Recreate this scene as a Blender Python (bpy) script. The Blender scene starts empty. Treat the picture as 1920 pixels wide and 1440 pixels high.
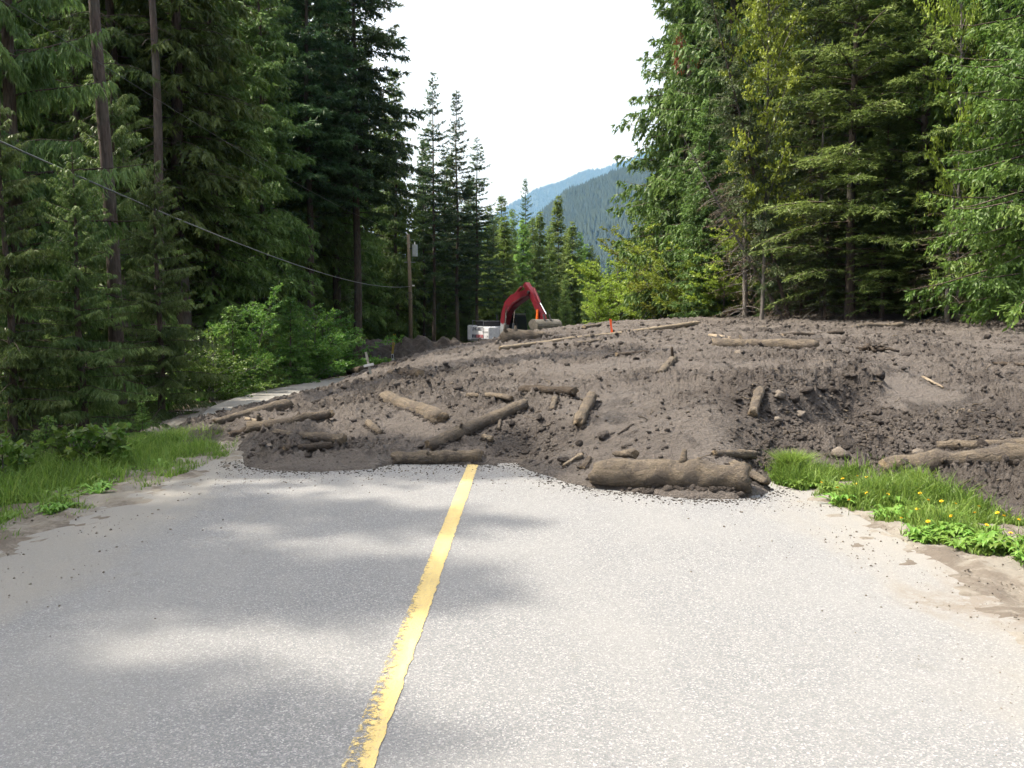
import bpy, math, numpy as np
from mathutils import Vector, Matrix
R_ = math.radians
rng = np.random.default_rng(7)
scene = bpy.context.scene
COL = scene.collection

# ------------------------------------------------------------------ camera, sky, sun, exposure
F = 1553.0; HORIZON = 600.0; EYE = 1.55
PITCH = math.atan((720 - HORIZON) / F)
cam_d = bpy.data.cameras.new('camera'); cam = bpy.data.objects.new('camera', cam_d); COL.objects.link(cam)
cam_d.sensor_width = 36; cam_d.lens = F / 1920 * 36; cam_d.clip_end = 20000; cam_d.clip_start = 0.05
cam.location = (0, 0, EYE); cam.rotation_euler = (math.pi / 2 - PITCH, 0, 0)
scene.camera = cam
SUN_AZ = -84.0      # degrees from straight ahead, negative is to the left
SUN_EL = 58.0
world = bpy.data.worlds.new('World'); scene.world = world; world.use_nodes = True
wn = world.node_tree.nodes; wl = world.node_tree.links
sky = wn.new('ShaderNodeTexSky'); sky.sky_type = 'NISHITA'; sky.sun_disc = False
sky.sun_elevation = R_(SUN_EL); sky.sun_rotation = R_(SUN_AZ)
sky.air_density = 1.0; sky.dust_density = 10.0; sky.ozone_density = 1.0; sky.altitude = 500
whs = wn.new('ShaderNodeHueSaturation'); whs.inputs['Saturation'].default_value = .35      # a milky, thinly overcast sky
wl.new(sky.outputs[0], whs.inputs['Color']); wl.new(whs.outputs[0], wn['Background'].inputs[0]); wn['Background'].inputs[1].default_value = 0.15
sun_d = bpy.data.lights.new('sun', 'SUN'); sun = bpy.data.objects.new('sun', sun_d); COL.objects.link(sun)
sun_d.energy = 3.4; sun_d.angle = R_(0.8); sun_d.color = (1.0, 0.955, 0.88)
_sd = Vector((math.sin(R_(SUN_AZ)) * math.cos(R_(SUN_EL)), math.cos(R_(SUN_AZ)) * math.cos(R_(SUN_EL)), math.sin(R_(SUN_EL))))
sun.rotation_euler = _sd.to_track_quat('Z', 'Y').to_euler()
vs = scene.view_settings
vs.view_transform = 'Standard'; vs.look = 'None'; vs.gamma = 1.0; vs.use_curve_mapping = False
vs.exposure = 1.45
scene.render.engine = 'CYCLES'
cy = scene.cycles
cy.max_bounces = 7; cy.diffuse_bounces = 4; cy.glossy_bounces = 2; cy.transmission_bounces = 3; cy.transparent_max_bounces = 8
cy.volume_bounces = 0; cy.use_denoising = True; cy.caustics_reflective = False; cy.caustics_refractive = False

# ------------------------------------------------------------------ helpers
def ray(px, py):
    xc = (px - 960) / F; yc = -(py - 720) / F
    Y = math.cos(PITCH) + yc * math.sin(PITCH); Z = -math.sin(PITCH) + yc * math.cos(PITCH)
    return xc / Y, Z / Y                      # X and Z gained per metre of Y
def W(px, py, d):
    a, b = ray(px, py); return np.array([a * d, d, EYE + b * d])
def ground_z(x, y):
    x = np.asarray(x, float); y = np.asarray(y, float)
    z = -0.021 * np.clip(y - 9, 0, 52) - 0.004 * np.clip(y - 61, 0, 200)
    z = z - 0.10 * np.clip(-x - 3.7, 0, 1e9) * np.exp(-np.clip(-x - 3.7, 0, 1e9) / 9.0) * np.clip((40 - y) / 30, 0, 1)
    return z
def rise(x, y):                                # the wooded bank on the right
    t = np.clip((np.asarray(x, float) - 6) / 14, 0, 1) * np.clip((np.asarray(y, float) - 6) / 10, 0, 1)
    return 2.2 * t * t * (3 - 2 * t) + 0.08 * np.clip(np.asarray(x, float) - 20, 0, 60)
def terrain_z(x, y): return ground_z(x, y) + rise(x, y)

def _h(i, j, k, s):
    n = (i * 374761393 + j * 668265263 + k * 2147483647 + s * 1274126177) & 0xFFFFFFFF
    n = ((n ^ (n >> 13)) * 1274126177) & 0xFFFFFFFF
    n = ((n ^ (n >> 16)) * 2246822519) & 0xFFFFFFFF
    return ((n ^ (n >> 15)) & 0xFFFFFF) / float(0xFFFFFF)
def noise2(x, y, s=0):
    xi = np.floor(x).astype(np.int64); yi = np.floor(y).astype(np.int64)
    fx = x - xi; fy = y - yi
    ux = fx * fx * fx * (fx * (fx * 6 - 15) + 10); uy = fy * fy * fy * (fy * (fy * 6 - 15) + 10)
    def g(a, b):
        an = _h(a, b, 0, s) * 6.2831853
        return np.cos(an) * (x - a) + np.sin(an) * (y - b)
    return ((g(xi, yi) * (1 - ux) + g(xi + 1, yi) * ux) * (1 - uy) + (g(xi, yi + 1) * (1 - ux) + g(xi + 1, yi + 1) * ux) * uy) * 1.5
def fbm2(x, y, o=4, s=0, gain=.5):
    r = 0; a = 1.0
    for i in range(o):
        r = r + a * noise2(x * 2 ** i + 17.3 * i, y * 2 ** i - 9.1 * i, s + i); a *= gain
    return r
def noise3(p, s=0):
    i = np.floor(p).astype(np.int64); f = p - i; u = f * f * (3 - 2 * f); r = 0
    for a in (0, 1):
        for b in (0, 1):
            for c in (0, 1):
                w = (u[:, 0] if a else 1 - u[:, 0]) * (u[:, 1] if b else 1 - u[:, 1]) * (u[:, 2] if c else 1 - u[:, 2])
                r = r + w * _h(i[:, 0] + a, i[:, 1] + b, i[:, 2] + c, s)
    return r * 2 - 1
def sstep(a, b, x):
    t = np.clip((x - a) / (b - a), 0, 1); return t * t * (3 - 2 * t)
def norm(v): return v / np.maximum(np.linalg.norm(v, axis=-1, keepdims=True), 1e-9)

def mesh_np(name, V, F_, mats=(), smooth=False, attr=None, midx=None):
    """F_ : list of int arrays (n,3) or (n,4)"""
    me = bpy.data.meshes.new(name)
    if isinstance(F_, np.ndarray): F_ = [F_]
    F_ = [np.asarray(f, np.int32) for f in F_ if len(f)]
    V = np.asarray(V, np.float32)
    nl = sum(f.size for f in F_); nf = sum(len(f) for f in F_)
    me.vertices.add(len(V)); me.vertices.foreach_set('co', V.ravel())
    me.loops.add(nl); me.loops.foreach_set('vertex_index', np.concatenate([f.ravel() for f in F_]))
    tot = np.concatenate([np.full(len(f), f.shape[1], np.int32) for f in F_])
    me.polygons.add(nf); me.polygons.foreach_set('loop_start', np.concatenate([[0], np.cumsum(tot)[:-1]]).astype(np.int32))
    me.polygons.foreach_set('loop_total', tot)
    if smooth: me.polygons.foreach_set('use_smooth', np.ones(nf, bool))
    if midx is not None: me.polygons.foreach_set('material_index', np.asarray(midx, np.int32))
    me.update(calc_edges=True)
    if attr is not None:
        for k, v in attr.items():
            a = me.attributes.new(k, 'FLOAT', 'POINT'); a.data.foreach_set('value', np.asarray(v, np.float32))
    for m in mats: me.materials.append(m)
    return me
def tag(o, label=None, cat=None, group=None, kind=None):
    if label: o['label'] = label
    if cat: o['category'] = cat
    if group: o['group'] = group
    if kind: o['kind'] = kind
    return o
def link(name, me, parent=None, loc=None):
    o = bpy.data.objects.new(name, me); COL.objects.link(o)
    if parent: o.parent = parent
    if loc is not None: o.location = loc
    return o
def empty(name, loc=(0, 0, 0), rz=0):
    o = bpy.data.objects.new(name, None); COL.objects.link(o); o.location = loc; o.rotation_euler = (0, 0, rz); o.empty_display_size = .2
    return o
def grid_faces(nr, nc, wrap=False):
    r, c = np.meshgrid(np.arange(nr - 1), np.arange(nc if wrap else nc - 1), indexing='ij')
    c2 = (c + 1) % nc
    return np.stack([r * nc + c, r * nc + c2, (r + 1) * nc + c2, (r + 1) * nc + c], -1).reshape(-1, 4)
def tube(pts, rad, sides=8, cap=True, lump=0.0, seed=0):
    pts = np.asarray(pts, float); n = len(pts); rad = np.broadcast_to(np.asarray(rad, float), (n,))
    T = norm(np.gradient(pts, axis=0)); ref = np.array([0, 0, 1.0]) if abs(T[0, 2]) < .8 else np.array([1.0, 0, 0])
    S = norm(np.cross(T, ref)); U = np.cross(S, T)
    a = np.linspace(0, 2 * np.pi, sides, endpoint=False)
    V = pts[:, None] + rad[:, None, None] * (np.cos(a)[None, :, None] * S[:, None] + np.sin(a)[None, :, None] * U[:, None])
    V = V.reshape(-1, 3)
    if lump:
        c = np.repeat(pts, sides, 0); k = 1 + lump * noise3(V * (1.2 / max(rad.max(), 1e-3)), seed); V = c + (V - c) * k[:, None]
    Fq = grid_faces(n, sides, True); fs = [Fq[:, ::-1]]
    if cap:
        V = np.vstack([V, pts[:1], pts[-1:]]); b = n * sides
        i = np.arange(sides); j = (i + 1) % sides
        fs.append(np.stack([np.full(sides, b), i, j], 1)[:, ::-1] if False else np.stack([np.full(sides, b), i, j], 1))
        fs.append(np.stack([np.full(sides, b + 1), (n - 1) * sides + j, (n - 1) * sides + i], 1))
    return V, fs
class MB:
    """collects solid shapes into one mesh"""
    def __init__(s): s.V = []; s.F = []; s.n = 0
    def add(s, V, fs):
        V = np.asarray(V, float)
        for f in (fs if isinstance(fs, list) else [fs]):
            for q in np.asarray(f): s.F.append([int(i) + s.n for i in q])
        s.V.append(V); s.n += len(V); return s
    def box(s, c, sz, rot=None):
        x, y, z = np.array(sz) / 2
        v = np.array([[-x, -y, -z], [x, -y, -z], [x, y, -z], [-x, y, -z], [-x, -y, z], [x, -y, z], [x, y, z], [-x, y, z]])
        if rot is not None: v = v @ np.array(rot).T
        return s.add(v + np.array(c), [[[0, 3, 2, 1], [4, 5, 6, 7], [0, 1, 5, 4], [1, 2, 6, 5], [2, 3, 7, 6], [3, 0, 4, 7]]])
    def tube(s, pts, rad, sides=8, **k): return s.add(*tube(pts, rad, sides, **k))
    def prism(s, prof, y0, y1):
        """profile in x,z pulled along y"""
        n = len(prof); v = [(p[0], y0, p[1]) for p in prof] + [(p[0], y1, p[1]) for p in prof]
        f = [[i, (i + 1) % n, n + (i + 1) % n, n + i] for i in range(n)]
        s.V.append(np.array(v, float)); o = s.n
        for q in f: s.F.append([i + o for i in q])
        s.F.append([i + o for i in range(n)][::-1]); s.F.append([n + i + o for i in range(n)]); s.n += 2 * n; return s
    def build(s, name, mat, parent=None, bevel=0.0, smooth=False):
        import bmesh
        me = bpy.data.meshes.new(name); me.from_pydata(np.vstack(s.V).tolist(), [], s.F)
        bm = bmesh.new(); bm.from_mesh(me); bmesh.ops.recalc_face_normals(bm, faces=bm.faces)
        if bevel:
            bmesh.ops.bevel(bm, geom=[e for e in bm.edges if e.calc_face_angle(0) > .5], offset=bevel, segments=2, affect='EDGES', clamp_overlap=True)
        bm.to_mesh(me); bm.free()
        if smooth:
            for p in me.polygons: p.use_smooth = True
        me.materials.append(mat); return link(name, me, parent)

# ------------------------------------------------------------------ materials
class NT:
    def __init__(s, name):
        s.m = bpy.data.materials.new(name); s.m.use_nodes = True; s.t = s.m.node_tree; s.n = s.t.nodes; s.l = s.t.links
        s.b = s.n['Principled BSDF']; s.out = s.n['Material Output']
        s.b.inputs['Specular IOR Level'].default_value = .3
    def node(s, ty, **k):
        n = s.n.new(ty)
        for a, v in k.items():
            if a == 'i':
                for kk, vv in v.items():
                    if isinstance(vv, bpy.types.NodeSocket): s.l.new(vv, n.inputs[kk])
                    else: n.inputs[kk].default_value = vv
            else: setattr(n, a, v)
        return n
    def noise(s, vec, scale, detail=4, rough=.55, dist=0, out=0):
        n = s.node('ShaderNodeTexNoise', i={'Scale': scale, 'Detail': detail, 'Roughness': rough, 'Distortion': dist})
        if vec is not None: s.l.new(vec, n.inputs['Vector'])
        return n.outputs[out]
    def ramp(s, fac, stops):
        n = s.node('ShaderNodeValToRGB'); s.l.new(fac, n.inputs[0]); e = n.color_ramp.elements
        while len(e) < len(stops): e.new(.5)
        for i, (p, c) in enumerate(stops):
            e[i].position = p; e[i].color = (*c, 1) if len(c) == 3 else c
        return n.outputs[0]
    def mix(s, f, a, b, bt='MIX'):
        n = s.node('ShaderNodeMix', data_type='RGBA', blend_type=bt)
        for sock, v in ((n.inputs[0], f), (n.inputs[6], a), (n.inputs[7], b)):
            if isinstance(v, bpy.types.NodeSocket): s.l.new(v, sock)
            else: sock.default_value = (*v, 1) if isinstance(v, (tuple, list)) and len(v) == 3 else v
        return n.outputs[2]
    def math(s, op, a, b=0.0, clamp=False):
        n = s.node('ShaderNodeMath', operation=op, use_clamp=clamp)
        for i, v in enumerate((a, b)):
            if isinstance(v, bpy.types.NodeSocket): s.l.new(v, n.inputs[i])
            else: n.inputs[i].default_value = v
        return n.outputs[0]
    def rng(s, v, a, b, c=0.0, d=1.0):
        n = s.node('ShaderNodeMapRange', interpolation_type='SMOOTHSTEP', i={'Value': v, 'From Min': a, 'From Max': b, 'To Min': c, 'To Max': d}); return n.outputs[0]
    def pos(s): return s.node('ShaderNodeNewGeometry').outputs['Position']
    def obj(s): return s.node('ShaderNodeTexCoord').outputs['Object']
    def mapping(s, v, scale=(1, 1, 1), loc=(0, 0, 0)):
        return s.node('ShaderNodeMapping', i={'Vector': v, 'Scale': scale, 'Location': loc}).outputs[0]
    def bump(s, h, strength=.5, dist=.02):
        n = s.node('ShaderNodeBump', i={'Height': h, 'Strength': strength, 'Distance': dist}); s.l.new(n.outputs[0], s.b.inputs['Normal']); return n
    def col(s, c):
        if isinstance(c, bpy.types.NodeSocket): s.l.new(c, s.b.inputs['Base Color'])
        else: s.b.inputs['Base Color'].default_value = (*c, 1)
        return s
    def rough(s, r):
        if isinstance(r, bpy.types.NodeSocket): s.l.new(r, s.b.inputs['Roughness'])
        else: s.b.inputs['Roughness'].default_value = r
        return s

def mat_foliage(name, dark, mid, light, trans=.35, rough=.5, objvar=.25, transcol=None):
    k = NT(name)
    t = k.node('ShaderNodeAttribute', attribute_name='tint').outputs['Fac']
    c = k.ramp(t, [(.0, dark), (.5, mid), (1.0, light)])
    r = k.node('ShaderNodeObjectInfo').outputs['Random']
    hsv = k.node('ShaderNodeHueSaturation', i={'Color': c, 'Hue': k.rng(r, 0, 1, .485, .515), 'Saturation': .95, 'Value': k.rng(r, 0, 1, 1 - objvar, 1 + objvar)})
    c = hsv.outputs[0]; k.col(c).rough(rough); k.b.inputs['Specular IOR Level'].default_value = .35
    tr = k.node('ShaderNodeBsdfTranslucent'); k.l.new(k.mix(.75, c, transcol, 'MIX') if transcol else c, tr.inputs[0])
    mx = k.node('ShaderNodeMixShader', i={0: trans}); k.l.new(k.b.outputs[0], mx.inputs[1]); k.l.new(tr.outputs[0], mx.inputs[2])
    k.l.new(mx.outputs[0], k.out.inputs[0]); return k.m
M = {}
M['hemlock'] = mat_foliage('hemlock_foliage', (.062, .110, .020), (.108, .180, .034), (.165, .245, .052), .42)
M['weeping'] = mat_foliage('weeping_cedar_foliage', (.068, .128, .030), (.125, .205, .050), (.21, .295, .095), .42, .38)
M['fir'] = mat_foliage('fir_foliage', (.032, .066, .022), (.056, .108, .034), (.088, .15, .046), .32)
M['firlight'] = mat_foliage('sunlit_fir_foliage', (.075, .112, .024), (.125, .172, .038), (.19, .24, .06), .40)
M['cedar'] = mat_foliage('cedar_foliage', (.055, .10, .02), (.095, .162, .03), (.145, .22, .046), .42)
M['cedarlit'] = mat_foliage('light_cedar_foliage', (.10, .18, .028), (.16, .26, .042), (.22, .325, .065), .48)
M['cedarbright'] = mat_foliage('bright_cedar_foliage', (.055, .12, .018), (.10, .185, .026), (.18, .265, .045), .46)
M['spruce'] = mat_foliage('spruce_foliage', (.05, .085, .030), (.085, .130, .042), (.125, .175, .058), .32)
M['spring'] = mat_foliage('spring_leaf_foliage', (.15, .21, .02), (.23, .31, .03), (.33, .40, .05), .50, .45)
M['leafgreen'] = mat_foliage('shrub_leaf_foliage', (.055, .125, .016), (.10, .20, .026), (.18, .29, .045), .48, .45)
M['deadtwig'] = mat_foliage('dead_twig_foliage', (.07, .05, .03), (.12, .09, .055), (.17, .13, .08), .1, .8)
M['rust'] = mat_foliage('dead_rust_foliage', (.16, .045, .015), (.24, .07, .02), (.3, .1, .03), .3, .7)
M['grass'] = mat_foliage('grass_blades', (.09, .18, .022), (.15, .28, .035), (.27, .40, .07), .45, .5)

def mat_bark(name, a, b, sc=1.0):
    k = NT(name); v = k.obj()
    n = k.noise(k.mapping(v, (9 * sc, 9 * sc, 1.6 * sc)), 2.2, 6, .65, .6)
    n2 = k.noise(v, .9, 3)
    c = k.mix(k.rng(n, .3, .7), a, b); c = k.mix(k.rng(n2, .45, .7, 0, .5), c, (.10, .11, .085))
    k.col(c).rough(.9); k.bump(n, .7, .03); return k.m
M['bark'] = mat_bark('conifer_bark', (.040, .030, .025), (.115, .088, .073))
M['barkbrown'] = mat_bark('pinkish_brown_bark', (.055, .042, .037), (.125, .098, .086))
M['barkgrey'] = mat_bark('grey_bark', (.075, .068, .06), (.20, .185, .17))
M['polewood'] = mat_bark('weathered_pole_wood', (.14, .11, .078), (.26, .205, .145))

def mat_mud():
    k = NT('slide_mud'); p = k.pos()
    big = k.noise(p, .55, 4, .6, .4); mid = k.noise(p, 3.2, 6, .65, .6); fine = k.noise(p, 26, 6, .7); grit = k.noise(p, 90, 3, .7)
    c = k.ramp(mid, [(.28, (.032, .0265, .0235)), (.5, (.073, .061, .0545)), (.72, (.130, .112, .100))])
    dry = k.node('ShaderNodeAttribute', attribute_name='dry').outputs['Fac']
    d = k.math('ADD', k.math('MULTIPLY', big, .5), k.math('MULTIPLY', dry, .8))
    c = k.mix(k.rng(d, .35, .95, 0, .85), c, (.190, .168, .152))
    wet = k.noise(p, 1.1, 5, .62, .8); c = k.mix(k.rng(wet, .54, .66, 0, .65), c, (.036, .029, .026))
    c = k.mix(k.rng(fine, .52, .72, 0, .65), c, (.030, .024, .021))
    c = k.mix(k.rng(grit, .62, .75, 0, .5), c, (.21, .19, .17))
    k.col(c); k.rough(k.rng(wet, .45, .65, .85, .5)); k.b.inputs['Specular IOR Level'].default_value = .25
    med = k.noise(p, 9, 5, .7, .5); h = k.math('ADD', k.math('ADD', k.math('MULTIPLY', fine, 1.0), k.math('MULTIPLY', grit, .35)), k.math('MULTIPLY', med, 1.8)); k.bump(h, 1.0, .09); return k.m
M['mud'] = mat_mud()
def mat_clod(name, a, b, c3):
    k = NT(name); p = k.pos(); n = k.noise(p, 14, 6, .7); n2 = k.noise(p, 60, 4, .7)
    r = k.node('ShaderNodeObjectInfo').outputs['Random']
    c = k.mix(k.rng(n, .35, .65), a, b); c = k.mix(k.rng(n2, .55, .75, 0, .6), c, c3)
    c = k.mix(k.rng(r, 0, 1, 0, .35), c, b)
    k.col(c).rough(.85); k.bump(k.math('ADD', n, n2), .8, .02); return k.m
M['clod'] = mat_clod('mud_clod', (.05, .039, .033), (.105, .085, .07), (.17, .145, .12))
M['stone'] = mat_clod('muddy_stone', (.085, .070, .058), (.165, .142, .118), (.25, .22, .19))
def mat_log(name, a, b, mudcol=(.108, .090, .074), mudamt=.5):
    k = NT(name); v = k.obj()
    r = k.node('ShaderNodeObjectInfo').outputs['Random']
    off = k.node('ShaderNodeCombineXYZ', i={0: k.math('MULTIPLY', r, 40.0), 1: k.math('MULTIPLY', r, 17.0)}).outputs[0]
    va = k.node('ShaderNodeVectorMath', operation='ADD'); k.l.new(v, va.inputs[0]); k.l.new(off, va.inputs[1]); v = va.outputs[0]
    fib = k.noise(k.mapping(v, (2.2, 26, 26)), 1.6, 6, .7, .4); blot = k.noise(v, 4.5, 6, .68, .7); grit = k.noise(v, 55, 5, .7)
    c = k.mix(k.rng(fib, .40, .60, .15, .85), a, b)
    blot2 = k.noise(v, 11, 7, .72, .5)
    c = k.mix(k.rng(k.math('ADD', k.math('MULTIPLY', blot, .6), k.math('MULTIPLY', blot2, .4)), .60 - .25 * mudamt, .66 - .2 * mudamt, 0, .92), c, mudcol)
    c = k.mix(k.rng(grit, .55, .72, 0, .55), c, (.05, .04, .033))
    k.col(c).rough(.88)
    k.bump(k.math('ADD', k.math('ADD', k.math('MULTIPLY', fib, .5), k.math('MULTIPLY', blot2, 2.0)), k.math('MULTIPLY', grit, .9)), 1.0, .035); return k.m
M['log'] = mat_log('mud_coated_log', (.118, .096, .071), (.205, .168, .126), mudamt=.55)
M['logdark'] = mat_log('wet_dark_log', (.045, .034, .026), (.095, .074, .056), mudamt=.3)
M['logpale'] = mat_log('barkless_pale_log', (.22, .175, .125), (.36, .30, .22), mudamt=.15)
M['logend'] = mat_log('broken_log_end', (.17, .13, .085), (.32, .25, .17), mudamt=.3)

def mat_asphalt():
    k = NT('worn_asphalt'); p = k.pos()
    xyz = k.node('ShaderNodeSeparateXYZ', i={0: p}); x, y = xyz.outputs[0], xyz.outputs[1]
    vor = k.node('ShaderNodeTexVoronoi', i={'Vector': p, 'Scale': 150.0, 'Randomness': 1.0})
    cell = k.node('ShaderNodeSeparateColor', i={0: vor.outputs['Color']}).outputs[0]
    c = k.ramp(cell, [(0, (.118, .123, .131)), (.45, (.160, .164, .171)), (.8, (.202, .205, .209)), (1, (.33, .33, .328))])
    patch = k.noise(p, .7, 5, .6); c = k.mix(k.rng(patch, .35, .7, 0, .5), c, (.210, .211, .210))
    wheel = k.math('MULTIPLY', k.rng(k.math('ABSOLUTE', k.math('SUBTRACT', k.math('ABSOLUTE', k.math('ADD', x, .5)), 1.35)), .75, .15), k.rng(k.noise(k.mapping(p, (1.2, .15, 1)), 1.5, 4, .6), .35, .7)); c = k.mix(k.math('MULTIPLY', wheel, .3), c, (.225, .225, .222))
    st = k.noise(k.mapping(p, (1, .6, 1)), 2.6, 6, .72, 1.0); c = k.mix(k.rng(st, .60, .70, 0, .4), c, (.125, .122, .118))
    fine = k.noise(p, 160, 3, .7); c = k.mix(k.rng(fine, .55, .7, 0, .5), c, (.10, .10, .105))
    # dust washed in from both shoulders and from the slide
    w = k.noise(k.mapping(p, (1, .45, 1)), 1.6, 6, .65, .5)
    wob = k.math('MULTIPLY', k.math('SUBTRACT', w, .5), 1.5)
    xr = k.math('ADD', x, wob); edge_r = k.math('SUBTRACT', xr, k.math('MULTIPLY', y, .05))
    dr = k.rng(edge_r, 1.65, 2.5); dl = k.rng(k.math('SUBTRACT', wob, x), 2.35, 3.05)
    yw = k.math('ADD', y, k.math('MULTIPLY', wob, 1.3)); dm = k.rng(yw, 6.6, 9.2, 0, .5)
    dm = k.math('MULTIPLY', dm, k.rng(k.math('ABSOLUTE', k.math('ADD', x, 1.0)), .3, 1.5, .3, 1.0))
    dl2 = k.math('MULTIPLY', k.rng(k.math('SUBTRACT', wob, x), 1.2, 2.6, 0, .35), k.rng(w, .45, .65))
    dust = k.math('MAXIMUM', k.math('MAXIMUM', dr, dl), k.math('MAXIMUM', dm, dl2))
    sp = k.noise(p, 48, 5, .75); dust = k.math('MULTIPLY', dust, k.rng(sp, .30, .52, .55, 1.0))
    c = k.mix(k.math('MULTIPLY', dust, .85), c, (.218, .209, .190))
    mud = k.math('MULTIPLY', k.rng(k.math('SUBTRACT', k.math('ADD', x, wob), k.math('MULTIPLY', k.math('ABSOLUTE', k.math('SUBTRACT', y, 4.4)), .7)), 1.95, 2.5), k.rng(k.noise(p, 7, 6, .78), .42, .54))
    c = k.mix(k.math('MULTIPLY', mud, .8), c, (.15, .125, .10))
    k.col(c).rough(.85); k.bump(k.math('ADD', vor.outputs['Distance'], fine), .5, .006); return k.m
M['asphalt'] = mat_asphalt()
def mat_paint():
    k = NT('worn_yellow_paint'); p = k.pos()
    vor = k.node('ShaderNodeTexVoronoi', i={'Vector': p, 'Scale': 95.0})
    n = k.noise(p, 30, 5, .7); n2 = k.noise(k.mapping(p, (1, .25, 1)), 9, 4, .7)
    c = k.ramp(n2, [(.3, (.40, .31, .13)), (.55, (.50, .385, .155)), (.8, (.50, .42, .23))])
    xyz = k.node('ShaderNodeSeparateXYZ', i={0: k.obj()}).outputs
    edge = k.rng(xyz[0], -.10, -.03, .16, 0)
    n = k.math('ADD', k.math('MULTIPLY', n, .65), k.math('MULTIPLY', k.noise(p, 130, 4, .75), .35)); wear = k.math('ADD', n, k.math('ADD', edge, k.rng(xyz[1], 5.5, 2.0, 0, .04)))
    dirt = k.noise(p, 55, 5, .75); c = k.mix(k.rng(dirt, .50, .66, 0, .55), c, (.27, .25, .20)); hole = k.rng(wear, .60, .72, 0, 1)
    tr = k.node('ShaderNodeBsdfTransparent'); mx = k.node('ShaderNodeMixShader', i={0: hole})
    k.l.new(k.b.outputs[0], mx.inputs[1]); k.l.new(tr.outputs[0], mx.inputs[2]); k.l.new(mx.outputs[0], k.out.inputs[0])
    k.col(c).rough(.7); k.bump(vor.outputs['Distance'], .4, .005); return k.m
M['paint'] = mat_paint()
def mat_floor():
    k = NT('forest_floor'); p = k.pos(); n = k.noise(p, 1.3, 7, .7); n2 = k.noise(p, 14, 6, .75)
    c = k.ramp(n, [(.3, (.030, .022, .015)), (.55, (.06, .045, .030)), (.75, (.055, .06, .025))])
    c = k.mix(k.rng(n2, .55, .75, 0, .6), c, (.11, .085, .06)); k.col(c).rough(.95); k.bump(n2, .8, .05); return k.m
M['floor'] = mat_floor()
def mat_verge():
    k = NT('sandy_verge'); p = k.pos(); n = k.noise(p, 2.2, 6, .7, .4); n2 = k.noise(p, 40, 5, .75); n3 = k.noise(p, 6, 5, .7)
    c = k.ramp(n, [(.3, (.165, .148, .122)), (.55, (.208, .192, .165)), (.75, (.235, .22, .194))])
    c = k.mix(k.rng(k.noise(p, 1.4, 6, .75, .6), .44, .56, 0, .85), c, (.105, .086, .070))
    c = k.mix(k.rng(n3, .54, .66, 0, .5), c, (.12, .10, .08))
    c = k.mix(k.rng(n2, .55, .7, 0, .6), c, (.11, .095, .08)); k.col(c).rough(.95); k.bump(k.math('ADD', n2, n3), .7, .02); return k.m
M['verge'] = mat_verge()
def plain(name, c, r=.5, metal=0, var=.25, scale=6):
    k = NT(name); v = k.obj(); n = k.noise(v, scale, 5, .65)
    d = tuple(x * (1 - var) for x in c); l = tuple(min(1, x * (1 + var)) for x in c)
    k.col(k.mix(k.rng(n, .3, .7), d, l)).rough(r); k.b.inputs['Metallic'].default_value = metal; return k.m
M['exwhite'] = plain('machine_white_paint', (.66, .68, .72), .4, 0, .15)
M['exred'] = plain('machine_red_paint', (.115, .010, .017), .42, 0, .25)
M['exgrey'] = plain('machine_grey_paint', (.22, .235, .25), .45, 0, .2)
M['exdark'] = plain('machine_dark_steel', (.03, .03, .032), .6, 0, .3)
M['exsteel'] = plain('muddy_bucket_steel', (.105, .098, .085), .65, 0, .35)
M['exorange'] = plain('machine_orange_paint', (.62, .12, .02), .5, 0, .2)
M['chrome'] = plain('cylinder_rod_chrome', (.6, .6, .6), .25, 1, .1)
M['exglass'] = plain('cab_glass', (.015, .018, .02), .08, 0, .1)
M['blueprint'] = plain('dark_blue_decal', (.02, .03, .07), .5)
M['redprint'] = plain('red_decal', (.30, .02, .03), .5)
M['whitepaint'] = plain('white_painted_wood', (.62, .62, .60), .6, 0, .12)
M['greywood'] = plain('grey_weathered_wood', (.30, .30, .26), .8, 0, .25)
M['yellowwood'] = plain('yellow_plastic', (.42, .30, .02), .5, 0, .2)
M['orangetape'] = plain('orange_flagging_tape', (.85, .12, .035), .55, 0, .15)
M['cable'] = plain('galvanised_cable', (.16, .17, .175), .4, .2, .1)
M['blackcable'] = plain('black_cable', (.05, .05, .055), .4, 0, .1)
M['transformer'] = plain('transformer_grey_paint', (.40, .43, .45), .4, 0, .1)
M['ceramic'] = plain('white_ceramic', (.75, .75, .73), .25, 0, .05)
M['dandelion'] = plain('dandelion_yellow', (.80, .52, .02), .6, 0, .15)
def mat_hill(name, a, b, sc):
    k = NT(name); p = k.pos(); n = k.noise(p, sc, 5, .7); n2 = k.noise(p, sc * .1, 3)
    k.col(k.mix(k.rng(n2, .35, .65), k.mix(k.rng(n, .35, .65), a, b), b)).rough(.95); return k.m
M['hill'] = mat_hill('wooded_hillside', (.008, .017, .014), (.018, .030, .020), .03)

# ------------------------------------------------------------------ the setting: ground, road, line
xs = np.unique(np.concatenate([np.linspace(-4000, -60, 24), np.linspace(-60, 60, 161), np.linspace(60, 4000, 24)]))
ys = np.unique(np.concatenate([np.linspace(-60, 0, 13), np.linspace(0, 80, 121), np.linspace(80, 10500, 44)]))
gx, gy = np.meshgrid(xs, ys)
gz = terrain_z(gx, gy) + .06 * fbm2(gx * .6, gy * .6, 3, 3) * sstep(3.6, 6, np.abs(gx + .4)) - .04 - .35 * sstep(3.5, 3.0, np.abs(gx + .4)) * 0
gz -= .12 * ((gx > -6.9) & (gx < 3.1) & (gy < 60))
V = np.stack([gx, gy, gz], -1).reshape(-1, 3)
tag(link('ground', mesh_np('ground', V, grid_faces(len(ys), len(xs)), [M['floor']], True)), 'brown needle-strewn forest floor under the trees', None, None, 'structure')

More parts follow.
